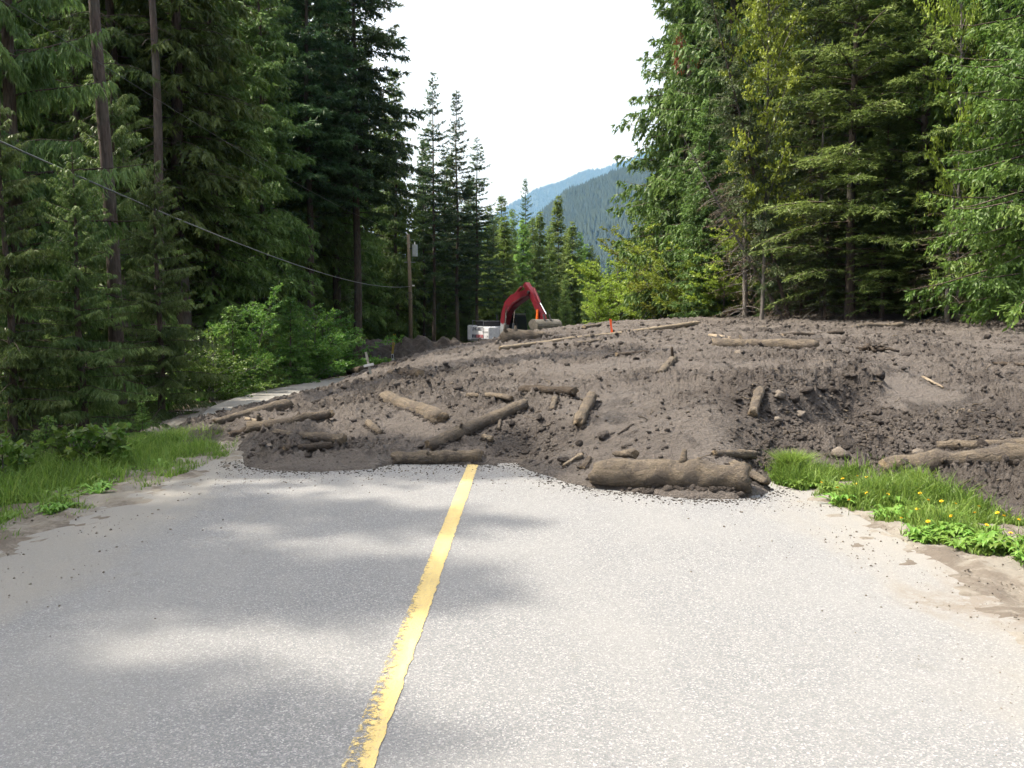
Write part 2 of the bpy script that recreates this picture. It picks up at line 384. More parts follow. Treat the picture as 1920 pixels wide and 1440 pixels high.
LE = np.array([[-3, -3.9], [2, -3.7], [5.8, -3.55], [8, -3.35], [9.5, -3.3], [11, -3.7], [13, -5.0], [16, -5.9], [19, -6.3], [24, -6.2], [30, -5.6], [40, -5.2], [70, -4.5]])
RE = np.array([[-3, 2.5], [2, 2.5], [5, 2.75], [7, 2.75], [9, 2.9], [20, 2.9], [40, 3.2], [70, 4.0]])
yy = np.concatenate([np.linspace(-3, 12, 61), np.linspace(12.5, 70, 60)])
uu = np.linspace(0, 1, 25)
L = np.interp(yy, LE[:, 0], LE[:, 1]); Rr = np.interp(yy, RE[:, 0], RE[:, 1])
X = L[:, None] + (Rr - L)[:, None] * uu[None]; Y = np.repeat(yy[:, None], 25, 1)
Z = ground_z(np.zeros_like(Y), Y) - .03 * (np.abs(uu - .5) * 2) ** 3 * 0
tag(link('road', mesh_np('road', np.stack([X, Y, Z], -1).reshape(-1, 3), grid_faces(len(yy), 25), [M['asphalt']], True)), 'pale worn two-lane asphalt road running into the slide', None, None, 'structure')

n = 700
ly = np.linspace(1.5, 10.5, n); lx = np.interp(ly, [1.5, 2.92, 4.32, 8.75, 10.5], [-.56, -.534, -.50, -.42, -.39])
jl = .0035 * fbm2(ly * 9, ly * 0 + 2.2, 5, 5, .7) + np.interp(ly, [2, 3.4, 4.5], [.005, .003, 0]) * np.clip(fbm2(ly * 3, ly * 0, 4, 9, .7), 0, 1)
jr = .006 * fbm2(ly * 11, ly * 0 + 7.7, 4, 6, .7)
V = np.stack([np.stack([lx - .058 + jl, ly, np.full(n, .004)], -1), np.stack([lx, ly, np.full(n, .004)], -1), np.stack([lx + .056 + jr, ly, np.full(n, .004)], -1)], 1)
V = V.reshape(-1, 3)
o = link('centre_line', mesh_np('centre_line', V - np.array([-.46, 0, 0]), grid_faces(n, 3), [M['paint']]), None, (-.46, 0, 0))
tag(o, 'worn solid yellow centre line painted on the asphalt', None, None, 'structure')

# verges (a little proud of the road edge)
def verge(name, edge, width_fn, side, label, y0, y1):
    yv = np.linspace(y0, y1, 420); e = np.interp(yv, edge[:, 0], edge[:, 1]); u = np.linspace(0, 1, 60); wd = width_fn(yv)
    X = e[:, None] + side * (u[None] * (wd[:, None] + .4) - .55); Y = np.repeat(yv[:, None], 60, 1)
    Zb = ground_z(np.zeros_like(Y), Y) * (1 - u[None]) + terrain_z(X, Y) * u[None]
    Z = Zb - .016 + .026 * sstep(.0, .30, u)[None] + .030 * fbm2(X * 3.2, Y * 3.2, 6, 21, .68) * (.35 + .65 * sstep(.0, .3, u)[None]) - .10 * u[None] ** 4
    f = grid_faces(420, 60); f = f if side > 0 else f[:, ::-1]
    tag(link(name, mesh_np(name, np.stack([X, Y, Z], -1).reshape(-1, 3), f, [M['verge']], True)), label, None, None, 'structure')
    return lambda x, y: None
verge('verge_left', LE, lambda y: np.interp(y, [0, 9, 12, 30], [2.4, 1.6, 1.2, 1.2]), -1, 'sandy left verge sloping away from the road', -2, 30)
verge('verge_right', RE, lambda y: np.full_like(y, 2.6), 1, 'sandy right shoulder between the asphalt and the mud', -2, 12)

# ------------------------------------------------------------------ the mud slide
def G(px, py):                                 # pixel of the photograph to the ground it shows
    a, b = ray(px, py); d = np.arange(2.5, 70, .01); k = np.argmax(EYE + b * d <= ground_z(a * d, d)); d = d[k]
    return np.array([a * d, d])
front = [(452, 860), (458, 874), (500, 883), (600, 885), (700, 881), (745, 868), (820, 870), (905, 872), (965, 869), (1008, 886), (1060, 905), (1110, 916), (1200, 926), (1300, 936), (1380, 938),
         (1440, 925), (1452, 912), (1462, 892), (1520, 896), (1600, 905), (1660, 918), (1740, 945), (1820, 962), (1920, 985), (2100, 1015)]
leftb = [(700, 702), (660, 712), (620, 728), (585, 745), (540, 756), (480, 766), (425, 780), (370, 796), (315, 812), (285, 832), (340, 845), (440, 826)]
poly = [G(*p) for p in leftb] + [G(*p) for p in front] + [np.array(p) for p in ((9, 5.5), (45, 5.5), (45, 75), (-2, 75), (-3.2, 50), (-4.3, 36))]
poly = np.array(poly)
def signed(x, y):
    d = np.full(x.shape, 1e9); ins = np.zeros(x.shape, bool); n = len(poly)
    for i in range(n):
        a = poly[i]; b = poly[(i + 1) % n]; e = b - a
        t = np.clip(((x - a[0]) * e[0] + (y - a[1]) * e[1]) / (e @ e), 0, 1)
        d = np.minimum(d, (x - a[0] - t * e[0]) ** 2 + (y - a[1] - t * e[1]) ** 2)
        c = (a[1] > y) != (b[1] > y)
        ins ^= c & (x < (b[0] - a[0]) * (y - a[1]) / (b[1] - a[1] + 1e-12) + a[0])
    return np.where(ins, 1, -1) * np.sqrt(d)
ctl = []
def C(px, py, d): ctl.append(W(px, py, d))
for a in [(560, 865, 9.1), (560, 840, 9.8), (560, 800, 11.2), (600, 770, 12.8), (640, 745, 15), (680, 722, 18.5), (480, 820, 10.6), (480, 790, 12.2), (420, 805, 12),
          (680, 850, 9.6), (680, 800, 10.6), (700, 760, 12.3), (730, 720, 15.5), (760, 690, 20), (800, 668, 24), (820, 830, 9.9), (840, 780, 10.9), (840, 740, 12.3), (850, 700, 15.2), (870, 660, 21), (900, 648, 26), (940, 640, 30),
          (960, 850, 9.05), (960, 800, 9.7), (970, 760, 10.6), (980, 720, 12.4), (990, 680, 16), (1000, 645, 22), (1010, 628, 28), (1060, 617, 31),
          (1060, 880, 8.3), (1080, 830, 8.9), (1090, 780, 9.7), (1100, 730, 11.2), (1110, 690, 13.5), (1120, 655, 18), (1130, 628, 25), (1140, 609, 33),
          (1220, 905, 7.65), (1220, 850, 8.3), (1230, 790, 9.2), (1240, 740, 10.4), (1250, 690, 13), (1260, 650, 18), (1270, 622, 26), (1280, 602, 36),
          (1350, 890, 7.7), (1350, 830, 8.3), (1360, 770, 9.1), (1370, 720, 10.5), (1380, 680, 13), (1390, 645, 17.5), (1400, 615, 25), (1400, 598, 33),
          (1450, 850, 8.6), (1450, 800, 9.2), (1440, 750, 9.6), (1470, 700, 11.6), (1500, 650, 16.5), (1500, 615, 24), (1500, 592, 32),
          (1560, 850, 8.7), (1560, 800, 9.8), (1600, 770, 10.3), (1600, 740, 10.7), (1600, 700, 12), (1640, 650, 16.5), (1650, 620, 22), (1650, 602, 27), (1540, 738, 10.25), (1500, 746, 9.95), (1490, 800, 9.55), (1540, 800, 9.75),
          (1700, 890, 8.2), (1720, 820, 9.2), (1740, 760, 10.5), (1760, 700, 12.6), (1800, 650, 16.5), (1800, 622, 21), (1800, 605, 25),
          (1860, 900, 7.6), (1880, 830, 8.6), (1900, 760, 10), (1920, 700, 12.2), (1920, 650, 16), (1920, 618, 21), (1920, 603, 24), (2080, 800, 8.6), (2080, 700, 11.8), (2080, 620, 19)]: C(*a)
for p in poly[:len(leftb) + len(front)]: ctl.append(np.array([p[0], p[1], float(ground_z(p[0], p[1])) + .04]))
for p in [(10, 40, 1.75), (16, 30, 2.2), (20, 22, 2.5), (25, 40, 3.2), (4, 45, .8), (6, 60, .2), (-1, 45, .0), (14, 60, 2), (-1, 62, -1.0), (14, 14, 1.6), (18, 10, 1.5), (30, 20, 3.5), (40, 50, 4.5)]: ctl.append(np.array(p, float))
ctl = np.array(ctl)
def _u(p): return np.stack([p[..., 0] / np.maximum(p[..., 1], 1) * 9, np.log(np.maximum(p[..., 1], 1)) * 9], -1)   # even out the near and the far
cu = _u(ctl); D = np.linalg.norm(cu[:, None] - cu[None], axis=-1)
def tps(r): return np.where(r > 1e-9, r * r * np.log(np.maximum(r, 1e-9)), 0)
nC = len(ctl); A = np.zeros((nC + 3, nC + 3)); A[:nC, :nC] = tps(D) + .15 * np.eye(nC); A[:nC, nC] = 1; A[:nC, nC + 1:] = cu; A[nC:, :nC] = A[:nC, nC:].T
wts = np.linalg.solve(A, np.concatenate([ctl[:, 2], np.zeros(3)]))
def mud_base(x, y):
    x = np.asarray(x, float); y = np.asarray(y, float); sh = x.shape
    q = _u(np.stack([x.ravel(), y.ravel()], -1)); h = wts[nC] + q @ wts[nC + 1:]
    for i in range(nC): h = h + wts[i] * tps(np.hypot(q[:, 0] - cu[i, 0], q[:, 1] - cu[i, 1]))
    h = h.reshape(sh); g = ground_z(x, y)
    wob = .10 * fbm2(x * 1.6, y * 1.6, 3, 41) * sstep(1.0, 0.0, np.abs(x - 0) * 0)
    sd = signed(x, y) + wob * .6
    up = np.maximum(h - g, .02)
    lip = .03 * sstep(0, .05, sd) + .02 * sstep(.02, .3, sd)
    z = g + np.where(sd > 0, lip + up * sstep(0, .45, sd), -.03 + np.maximum(sd, -1.2) * .6)
    return z, sd
def near(x, y, px, py, rad, stretch=1.0):
    c = hit(px, py); return np.exp(-(((x - c[0]) / rad) ** 2 + ((y - c[1]) / (rad * stretch)) ** 2))
_cache = {}
def hit(px, py):
    if (px, py) in _cache: return _cache[(px, py)]
    a, b = ray(px, py); d = np.concatenate([np.arange(5, 20, .02), np.arange(20, 75, .1)])
    z, sd = mud_base(a * d, d); z = np.maximum(z, ground_z(a * d, d)); k = np.argmax(EYE + b * d <= z); d = d[k]
    r = np.array([a * d, d, EYE + b * d]); _cache[(px, py)] = r; return r
NR, NCc = 640, 720
dd = np.exp(np.linspace(math.log(5.9), math.log(72), NR)); ang = (np.linspace(230, 2120, NCc) - 960) / F
mx = (dd[:, None] * ang[None]); my = np.repeat(dd[:, None], NCc, 1)
mz, msd = mud_base(mx, my)
rough = .58 + .5 * fbm2(mx * .5, my * .5, 2, 51)
for (px, py, r, s, amt) in [(1480, 800, .55, 1.2, 1.4), (1580, 790, .55, 1.2, 1.5), (1000, 830, .45, 1.3, 1.3), (1700, 840, .9, 1.3, 1.1), (1860, 820, .9, 1.3, .9), (1440, 860, .3, 1.2, 1.0), (1610, 730, .35, 1, 1.2), (700, 745, .8, 2, .5), (1720, 800, .8, 1.3, .8)]:
    rough += amt * near(mx, my, px, py, r, s)
for (px, py, r, s, amt) in [(1330, 760, .5, 2.0, -.35), (1290, 820, .4, 1.2, -.15), (620, 860, .5, .8, -.1), (1720, 745, .5, 1.6, -.7), (1660, 752, .35, 1.2, -.6)]:
    rough += amt * near(mx, my, px, py, r, s)
rough_c = np.clip(rough, .12, 1.8); rough = np.clip(rough, .12, .95)
_gy = np.gradient(mz, axis=0) / np.gradient(my, axis=0); steep = 1 / (1 + 16 * np.clip(np.abs(_gy) - .12, 0, 2))
wx = mx + .12 * fbm2(mx * 2.1, my * 2.1, 2, 61); wy = my + .12 * fbm2(mx * 2.1 + 9, my * 2.1, 2, 62)
n1 = fbm2(wx * 1.3, wy * 1.1, 3, 71); n2 = 1 - np.abs(fbm2(wx * 4.2, wy * 3.4, 3, 72)) * 1.6
n3 = np.abs(fbm2(wx * 9, wy * 7.5, 4, 73, .62)); n4 = fbm2(mx * 26, my * 22, 3, 74, .65)
cl = sstep(.18, .55, fbm2(wx * 7, wy * 6, 3, 75)); pit = sstep(.28, .6, fbm2(wx * 5.5 + 40, wy * 4.6, 3, 76))
det = .055 * n1 + rough * steep * (.048 * n2 + .085 * n3 + .018 * n4 + .068 * cl - .045 * pit)
inn = sstep(.0, .35, msd) * .85 + .15 * sstep(0, .04, msd)
mz = mz + np.where(msd > 0, det * inn, 0) + np.where((msd > 0), .004 * n4, 0)
# the dug bank with the big torn lump above it
for (px, py, r, s, h) in [(1612, 727, .20, 1.0, .24), (1640, 722, .12, .9, .14), (1575, 733, .17, .9, .16), (1520, 742, .18, .8, .12), (1470, 748, .15, .8, .08), (565, 757, .16, 1.3, .14), (760, 708, .30, 1.2, .14), (1240, 688, .12, 1, .05), (1420, 705, .3, 1, -.03)]:
    mz += h * near(mx, my, px, py, r, s) * (1 + .8 * n3)
for (px, py, r, s, h) in [(1470, 790, .24, .8, -.14), (1545, 782, .30, .8, -.24), (1600, 770, .22, .8, -.16), (1000, 820, .25, .9, -.08), (1005, 770, .22, .8, -.06)]:
    mz += h * near(mx, my, px, py, r, s)
slope_dry = np.clip(.92 - rough * .50 + .15 * n1, 0, 1)
keep = (msd > -.25)
fq = grid_faces(NR, NCc); fq = fq[keep.ravel()[fq].any(1)]
MV = np.stack([mx, my, mz], -1).reshape(-1, 3)
mud = link('mud_slide', mesh_np('mud_slide', MV, fq, [M['mud']], True, {'dry': slope_dry.ravel()}))
tag(mud, 'grey brown mud slide burying the road under churned debris', None, None, 'structure')
def mud_z(x, y):                               # finished surface, looked up on the grid
    c = (np.asarray(x) / y * F + 960 - 230) / (2120 - 230) * (NCc - 1); r = (np.log(y) - math.log(5.9)) / (math.log(72) - math.log(5.9)) * (NR - 1)
    return mz[np.clip(np.rint(r).astype(int), 0, NR - 1), np.clip(np.rint(c).astype(int), 0, NCc - 1)]

# dark spoil bank across the far end of the road
bx = np.linspace(-13, -.5, 150); by = np.linspace(40, 58, 120); BX, BY = np.meshgrid(bx, by)
prof = np.exp(-((BY - 50 - .15 * (BX + 6)) / 3.4) ** 2) * sstep(-13, -10, BX) * sstep(-.5, -3, BX)
BZ = ground_z(BX, BY) - .25 + prof * (1.35 + .35 * fbm2(BX * .6, BY * .5, 3, 81)) + .35 * fbm2(BX * 1.4, BY * 1.1, 4, 82) * np.clip(prof * 3, 0, 1)
tag(link('spoil_bank', mesh_np('spoil_bank', np.stack([BX, BY, BZ], -1).reshape(-1, 3), grid_faces(120, 150), [M['mud']], True, {'dry': np.zeros(BX.size)})), 'dark bank of dug mud beyond the slide beside the utility pole', None, None, 'structure')

# clods and stones
def ico(sub=1):
    import bmesh
    bm = bmesh.new(); bmesh.ops.create_icosphere(bm, subdivisions=sub, radius=1); bm.verts.ensure_lookup_table()
    v = np.array([x.co[:] for x in bm.verts]); f = np.array([[q.index for q in p.verts] for p in bm.faces]); bm.free(); return v, f
iv1, if1 = ico(1); iv2, if2 = ico(2)
def lump(v, seed, amp=.45):
    r = np.random.default_rng(seed); k = 1 + amp * noise3(v * 1.5 + r.uniform(0, 50, 3), seed) + amp * .5 * noise3(v * 3.3 + 9, seed)
    return v * k[:, None] * r.uniform(.6, 1.25, 3)
# the uncountable small clods
prob = np.clip(rough_c, .2, 2.2) ** 2.0 * (msd > .08) * (my < 30) * (1 / my ** .3); prob = prob.ravel() / prob.sum()
NS = 12500; pick = rng.choice(MV.shape[0], NS, p=prob); sz = .008 + .030 * rng.random(NS) ** 3.0; sz *= np.clip(MV[pick, 1] / 9, .8, 2.5)
lv = [lump(iv1, i) for i in range(12)]; VV = np.empty((NS, len(iv1), 3))
for i in range(12): VV[i::12] = lv[i][None]
an = rng.uniform(0, 6.28, NS); ca, sa = np.cos(an)[:, None], np.sin(an)[:, None]
VV = np.stack([VV[..., 0] * ca - VV[..., 1] * sa, VV[..., 0] * sa + VV[..., 1] * ca, VV[..., 2] * .75], -1) * sz[:, None, None] + MV[pick][:, None] + np.array([0, 0, 1]) * (sz * .15)[:, None, None]
FF = (if1[None] + (np.arange(NS) * len(iv1))[:, None, None]).reshape(-1, 3)
tag(link('mud_clods', mesh_np('mud_clods', VV.reshape(-1, 3), FF, [M['mud']], True, {'dry': np.repeat(np.clip(.25 + .35 * rng.random(NS), 0, 1), len(iv1))})), 'small mud clods and grit strewn over the slide', 'mud clods', None, 'stuff')
def facet(v, seed):
    r = np.random.default_rng(seed); v = v * (1 + .25 * noise3(v * 1.7 + seed, seed))[:, None]
    for _ in range(11):
        n = norm(r.standard_normal((1, 3)))[0]; d = r.uniform(.45, .85); v = v - np.outer(np.maximum(0, v @ n - d), n)
    return v * (1 + .10 * noise3(v * 5.0 + seed, seed + 1))[:, None] * r.uniform(.75, 1.35, 3)
stone_me = [mesh_np('stone', facet(iv2, 100 + i), if2, [M['stone'] if i == 3 else M['mud']], False) for i in range(8)]
pick = rng.choice(MV.shape[0], 90, p=prob)
pts = [(MV[i], .03 + .055 * rng.random() ** 2) for i in pick]
pts += [(hit(px, py), r) for px, py, r in [(1440, 835, .07), (1575, 868, .09), (1590, 862, .07), (1480, 805, .05), (1520, 835, .05), (1645, 772, .07), (1680, 785, .08), (1610, 798, .06), (1560, 815, .06), (1720, 850, .07), (1000, 850, .06), (985, 835, .05), (1040, 842, .06), (1092, 806, .045), (1130, 820, .09), (1085, 835, .07), (545, 860, .05), (505, 855, .06), (575, 858, .05), (700, 742, .07), (770, 768, .06), (1880, 855, .06), (1600, 730, .06), (1625, 716, .06), (1585, 728, .05), (1460, 752, .08), (1485, 748, .10), (1512, 742, .09), (1540, 738, .11), (1562, 735, .08), (1590, 722, .10), (1632, 712, .12), (1648, 726, .09), (1500, 775, .07), (1450, 790, .07), (1640, 790, .08), (1760, 850, .08), (1800, 815, .07), (1700, 800, .06), (960, 800, .07), (1010, 790, .06), (645, 735, .10), (620, 745, .08), (860, 745, .07), (590, 760, .11), (1290, 700, .06), (1700, 672, .10), (1850, 640, .12), (1400, 625, .14), (1430, 620, .12)]]
for i, (p, r) in enumerate(pts):
    o = link('stone', stone_me[i % 8], mud, (p[0], p[1], float(mud_z(p[0], p[1])) + r * .25)); o.scale = (r, r, r * .8); o.rotation_euler = (rng.uniform(-.4, .4), rng.uniform(-.4, .4), rng.uniform(0, 6.28))

# ------------------------------------------------------------------ logs
LOGX = []
def log(name, label, p0, p1, r0, r1=None, mat='log', bend=0.0, lift=.35, seed=0, kink=0.0, rag=.5, lump_=.15, flat=1.0, cat='log', z0=0, z1=0, ns=22):
    """p0, p1: where the two ends of the log show; r in photograph pixels"""
    r1 = r0 if r1 is None else r1
    A_ = hit(p0[0], p0[1] + r0 * lift); B_ = hit(p1[0], p1[1] + r1 * lift)
    ra = r0 * A_[1] / F; rb = r1 * B_[1] / F
    A_ = A_ + np.array([0, 0, ra * lift + z0]); B_ = B_ + np.array([0, 0, rb * lift + z1])
    tq = np.linspace(.08, .92, 15)[:, None]; Q_ = A_ + (B_ - A_) * tq; rq = (ra + (rb - ra) * tq[:, 0])
    up_ = np.percentile(mud_z(Q_[:, 0], Q_[:, 1]) + rq * min(lift, .8) * .9 - Q_[:, 2], 70); up_ = min(max(up_, 0), .35); A_[2] += up_ - .20 * ra; B_[2] += up_ - .20 * rb; LOGX.append((A_.copy(), B_.copy(), ra, rb))
    ax = B_ - A_; Ln = np.linalg.norm(ax); t = np.linspace(0, 1, ns); S = 18
    pts = np.stack([t * Ln, bend * Ln * np.sin(t * np.pi) + kink * Ln * noise3(np.stack([t * 4 + seed, t * 0, t * 0], -1), seed), kink * .6 * Ln * noise3(np.stack([t * 4 + seed, t * 0 + 5, t * 0], -1), seed)], -1)
    rr = ra + (rb - ra) * t; rr = rr * (1 + lump_ * noise3(np.stack([t * 6 + seed * 3, t * 0, t * 0 + 2], -1), seed + 1))
    rr[0] *= .86; rr[-1] *= .86
    a = np.linspace(0, 2 * np.pi, S, endpoint=False)
    V = pts[:, None] + rr[:, None, None] * np.stack([np.zeros(S), np.cos(a), np.sin(a) * flat], -1)[None]
    V = V.reshape(-1, 3); c = np.repeat(pts, S, 0); rmax = max(ra, rb)
    k = 1 + lump_ * 1.2 * noise3(V / rmax * .9 + seed * 7, seed + 2) + .06 * noise3(V / rmax * 3.1 + seed, seed + 3); V = c + (V - c) * k[:, None]
    e = rag * rmax * noise3(np.stack([np.cos(a) * 1.7 + seed, np.sin(a) * 1.7, a * 0], -1), seed + 4); V[:S, 0] += e; V[-S:, 0] += rag * rmax * noise3(np.stack([np.cos(a) * 1.7, np.sin(a) * 1.7 + seed, a * 0 + 3], -1), seed + 5)
    F1 = grid_faces(ns, S, True)[:, ::-1]; nv = len(V); V = np.vstack([V, [[.12 * ra, 0, 0], [Ln - .12 * rb, 0, 0]]]); i = np.arange(S); j = (i + 1) % S
    E0 = np.stack([np.full(S, nv), i, j], 1); E1 = np.stack([np.full(S, nv + 1), (ns - 1) * S + j, (ns - 1) * S + i], 1)
    me = mesh_np(name, V, [F1, E0, E1], [M[mat], M['logend']], True, None, np.concatenate([np.zeros(len(F1)), np.ones(2 * S)]))
    o = link(name, me); xa = ax / Ln; ya = np.cross([0, 0, 1.0], xa); ya /= np.linalg.norm(ya); za = np.cross(xa, ya)
    m = Matrix.Identity(4)
    for q in range(3): m[q][0], m[q][1], m[q][2], m[q][3] = xa[q], ya[q], za[q], A_[q]
    o.matrix_world = m
    rs = np.random.default_rng(500 + seed)
    if cat == 'log' and Ln > .9:
        for q in range(rs.integers(1, 4)):
            s0 = rs.uniform(.12, .85) * Ln; an_ = rs.uniform(.2, 2.9); r_ = min(ra, rb); d_ = np.array([rs.uniform(-.5, .6), math.cos(an_), math.sin(an_)]); d_ /= np.linalg.norm(d_); tt_ = np.linspace(.5, 1, 5)[:, None]
            V_, f_ = tube(np.array([s0, bend * Ln * math.sin(s0 / Ln * math.pi), 0]) + d_ * r_ * rs.uniform(1.25, 2.1) * tt_, np.linspace(.32, .18, 5) * r_, 7, lump=.2, seed=seed + q); link('branch_stub', mesh_np('branch_stub', V_, f_, [M[mat]], True), o)
    return tag(o, label, cat, 'logs and broken wood carried by the slide')
def stub(parent, s, ang_, length, r, side=1, mat='log'):
    """a broken branch stub on a log, at s metres along it"""
    d = np.array([.35, math.cos(ang_), math.sin(ang_)]); d /= np.linalg.norm(d); t = np.linspace(0, 1, 5)[:, None]
    V, fs = tube(np.array([s, 0, 0]) + d * length * t, np.linspace(r, r * .55, 5), 8, lump=.15, seed=int(s * 10))
    link('branch_stub', mesh_np('branch_stub', V, fs, [M[mat]], True), parent)
log('log', 'thickest mud-caked log lying on the asphalt at the toe of the slide', (1108, 893), (1402, 903), 25, 26, bend=.012, lift=.75, seed=1, lump_=.16, ns=44, z0=.03, z1=.03)
log('log', 'mud-smeared log end-on to the top of the yellow line', (737, 857), (904, 853), 12, 13, bend=.01, lift=.8, seed=2, ns=28)
log('log', 'long straight log slanting up the slide above the yellow line', (802, 836), (985, 756), 14, 11, lift=.8, seed=3, lump_=.06, ns=30)
log('log', 'short dark log at the slide toe near the left grass verge', (533, 850), (622, 842), 10, 6, mat='logdark', lift=.6, seed=4)
log('log', 'log with a dark rounded tip behind the short dark log', (512, 823), (648, 837), 7, 11, lift=.45, seed=5, kink=.02)
o = log('log', 'long grey tapered log lying beside the pale roadway', (403, 799), (541, 764), 6, 13, mat='log', lift=.6, seed=6, lump_=.06)
o = log('log', 'crooked gnarled log below the long grey tapered log', (468, 806), (622, 789), 12, 9, bend=-.05, kink=.05, lift=.6, seed=7)
stub(o, .15, 2.2, .18, .035); stub(o, .7, 1.2, .12, .03)
log('branch', 'dark forked branch end at the edge of the left grass', (430, 816), (472, 806), 7, 8, mat='logdark', kink=.10, lift=.5, seed=8, cat='branch')
log('stick', 'thin pale stick crossing the crooked gnarled log', (458, 789), (488, 795), 4, 3, mat='logpale', lift=.8, seed=9, cat='stick')
log('log', 'half-buried thick log with a sandy mud crust on the left slope', (722, 752), (830, 792), 15, 17, lift=.15, seed=10, lump_=.16)
log('log_stub', 'stubby broken log end poking out below the half-buried crusted log', (690, 792), (714, 812), 7, 6, lift=.5, seed=11)
log('log', 'mud-covered lump of log near the crest above the left slope', (732, 708), (788, 712), 9, 11, mat='logdark', lift=.2, seed=12, lump_=.2)
log('log', 'thin knotted log left of the dark log above the slanting one', (878, 749), (962, 753), 5, 5, kink=.03, lift=.5, seed=13)
log('log', 'dark muddy log lying across the upper end of the slanting log', (976, 741), (1078, 745), 9, 9, mat='logdark', lift=.5, seed=14)
log('log', 'short mottled log pointing downhill with a splintered lower end', (1110, 748), (1084, 799), 12, 11, lift=.6, seed=15, rag=1.0)
log('log_stub', 'small stub standing below the dark log in mid slide', (1041, 751), (1035, 772), 6, 5, lift=.6, seed=16)
o = log('log', 'small log with a dark tip on the open upper slope', (1264, 676), (1238, 705), 7, 7, lift=.7, seed=17); stub(o, .25, 1.6, .22, .03, mat='logdark')
log('log', 'dark short log alone on the upper slope below the orange stake', (1155, 669), (1216, 664), 5, 4, mat='logdark', lift=.6, seed=18)
log('fallen_pole', 'very long thin barkless trunk lying along the crest past the orange stake', (936, 660), (1312, 609), 4, 4.5, mat='logpale', lift=.7, seed=19, kink=.004, ns=50, z0=.09, z1=.07)
log('log', 'short forked limb just below the long thin trunk', (1072, 650), (1128, 639), 4, 4, mat='log', lift=.6, seed=20, kink=.03)
log('log', 'thick straight log lying level on the upper right slope', (1336, 648), (1531, 650), 11, 11, lift=.55, seed=21, ns=32)
log('stick', 'pale stick lying above the thick level log', (1330, 630), (1371, 636), 4, 3.5, mat='logpale', lift=.7, seed=22, cat='stick')
log('log', 'short log standing on its slope beside the dug bank', (1425, 728), (1410, 776), 10, 9, lift=.7, seed=23)
log('log', 'short log with a pointed end above the thickest log', (1338, 861), (1414, 862), 6, 10, mat='log', lift=.7, seed=24)
log('slab', 'muddy slab of bark sloping down behind the thickest log end', (1372, 872), (1436, 910), 13, 12, lift=.55, seed=25, flat=.5, cat='bark slab')
log('log_stub', 'wedge of wood resting on top of the thickest log', (1153, 861), (1191, 872), 6, 9, lift=.9, seed=26, z0=.06, z1=.12)
log('stick', 'pale stick leaning at the toe left of the thickest log', (1056, 878), (1091, 856), 4, 4.5, mat='logpale', lift=.8, seed=27, cat='stick')
log('slab', 'upright grey splinter of wood beside the leaning pale stick', (1091, 876), (1106, 856), 7, 5, mat='logdark', lift=.6, seed=28, flat=.5, cat='splinter')
log('log', 'big rough log crusted with clods lying behind the right grass', (1655, 884), (1945, 862), 20, 23, lift=.5, seed=29, lump_=.16, ns=36)
log('log', 'clod-covered log above and parallel to the big rough one', (1757, 834), (1945, 830), 9, 11, lift=.4, seed=30, lump_=.18)
log('stick', 'pale snapped stick on the smooth mud right of the torn lump', (1730, 706), (1768, 726), 2.5, 2.5, mat='logpale', lift=.9, seed=31, cat='stick')
log('branch', 'dark branch lying at the right edge of the upper slope', (1857, 689), (1930, 693), 4, 3, mat='logdark', lift=.7, seed=32, cat='branch')
log('stick', 'small brown limb right of the thick level log', (1530, 688), (1567, 680), 4, 4, lift=.6, seed=33, cat='stick')
log('log_stub', 'small cut piece of wood below the slanting log', (906, 826), (923, 832), 5, 6, mat='logpale', lift=.7, seed=34)
log('stick', 'upright thin stick between the slanting log and the toe', (938, 788), (935, 808), 3, 3, lift=.8, seed=35, cat='stick')
log('log', 'short weathered log on the skyline right of the bucket', (1095, 616), (1126, 611), 4, 3, mat='log', lift=.8, seed=36)
log('log', 'ragged mud-caked log on the crest at the foot of the right forest', (1600, 617), (1692, 613), 6, 5, mat='log', lift=.5, seed=37, lump_=.2, kink=.02)
log('log', 'low dark log left of the ragged caked log on the crest', (1465, 632), (1580, 624), 3.5, 4, mat='logdark', lift=.5, seed=38, kink=.02)
log('branch', 'thin curved branch beside the short standing log', (1376, 744), (1412, 728), 2, 2, mat='logdark', bend=.08, lift=.8, seed=39, cat='branch')
log('slab', 'buried plank-like root in the smooth mud right of the torn lump', (1770, 777), (1835, 772), 4, 5, lift=.3, seed=40, flat=.5, cat='root')
log('log', 'dark log beside the white cross under the shrubs', (655, 697), (745, 684), 7, 6, mat='logdark', lift=.5, seed=41)
log('stick', 'thin dark twig near the middle of the slide', (1160, 815), (1185, 798), 1.5, 1.5, mat='logdark', lift=.8, seed=42, cat='stick')
# mud crumbs heaped along the logs and splinters of wood
r = np.random.default_rng(64); P_ = []; S_ = []
for (A_, B_, ra, rb) in LOGX:
    nn = int(60 * np.linalg.norm(B_ - A_) / max(ra + rb, .08) * .5) + 12; nn = min(nn, 160); t = r.uniform(-.04, 1.04, nn)[:, None]; ax = (B_ - A_); sd_ = norm(np.array([-ax[1], ax[0], 0])[None])[0]; rr = ra + (rb - ra) * t
    c = A_ + ax * t + sd_ * rr * np.where(r.random((nn, 1)) < .5, -1, 1) * r.uniform(.75, 1.35, (nn, 1)); z = mud_z(c[:, 0], c[:, 1]); ok = signed(c[:, 0], c[:, 1]) > .0; c[:, 2] = z
    P_.append(c[ok]); S_.append((rr[:, 0] * r.uniform(.10, .42, nn) * r.random(nn) ** .5 + .006)[ok])
P_ = np.vstack(P_); S_ = np.concatenate(S_); NS = len(P_); VV = np.stack(lv)[np.arange(NS) % 12] * S_[:, None, None] * np.array([1.2, 1.2, .8]) + P_[:, None]
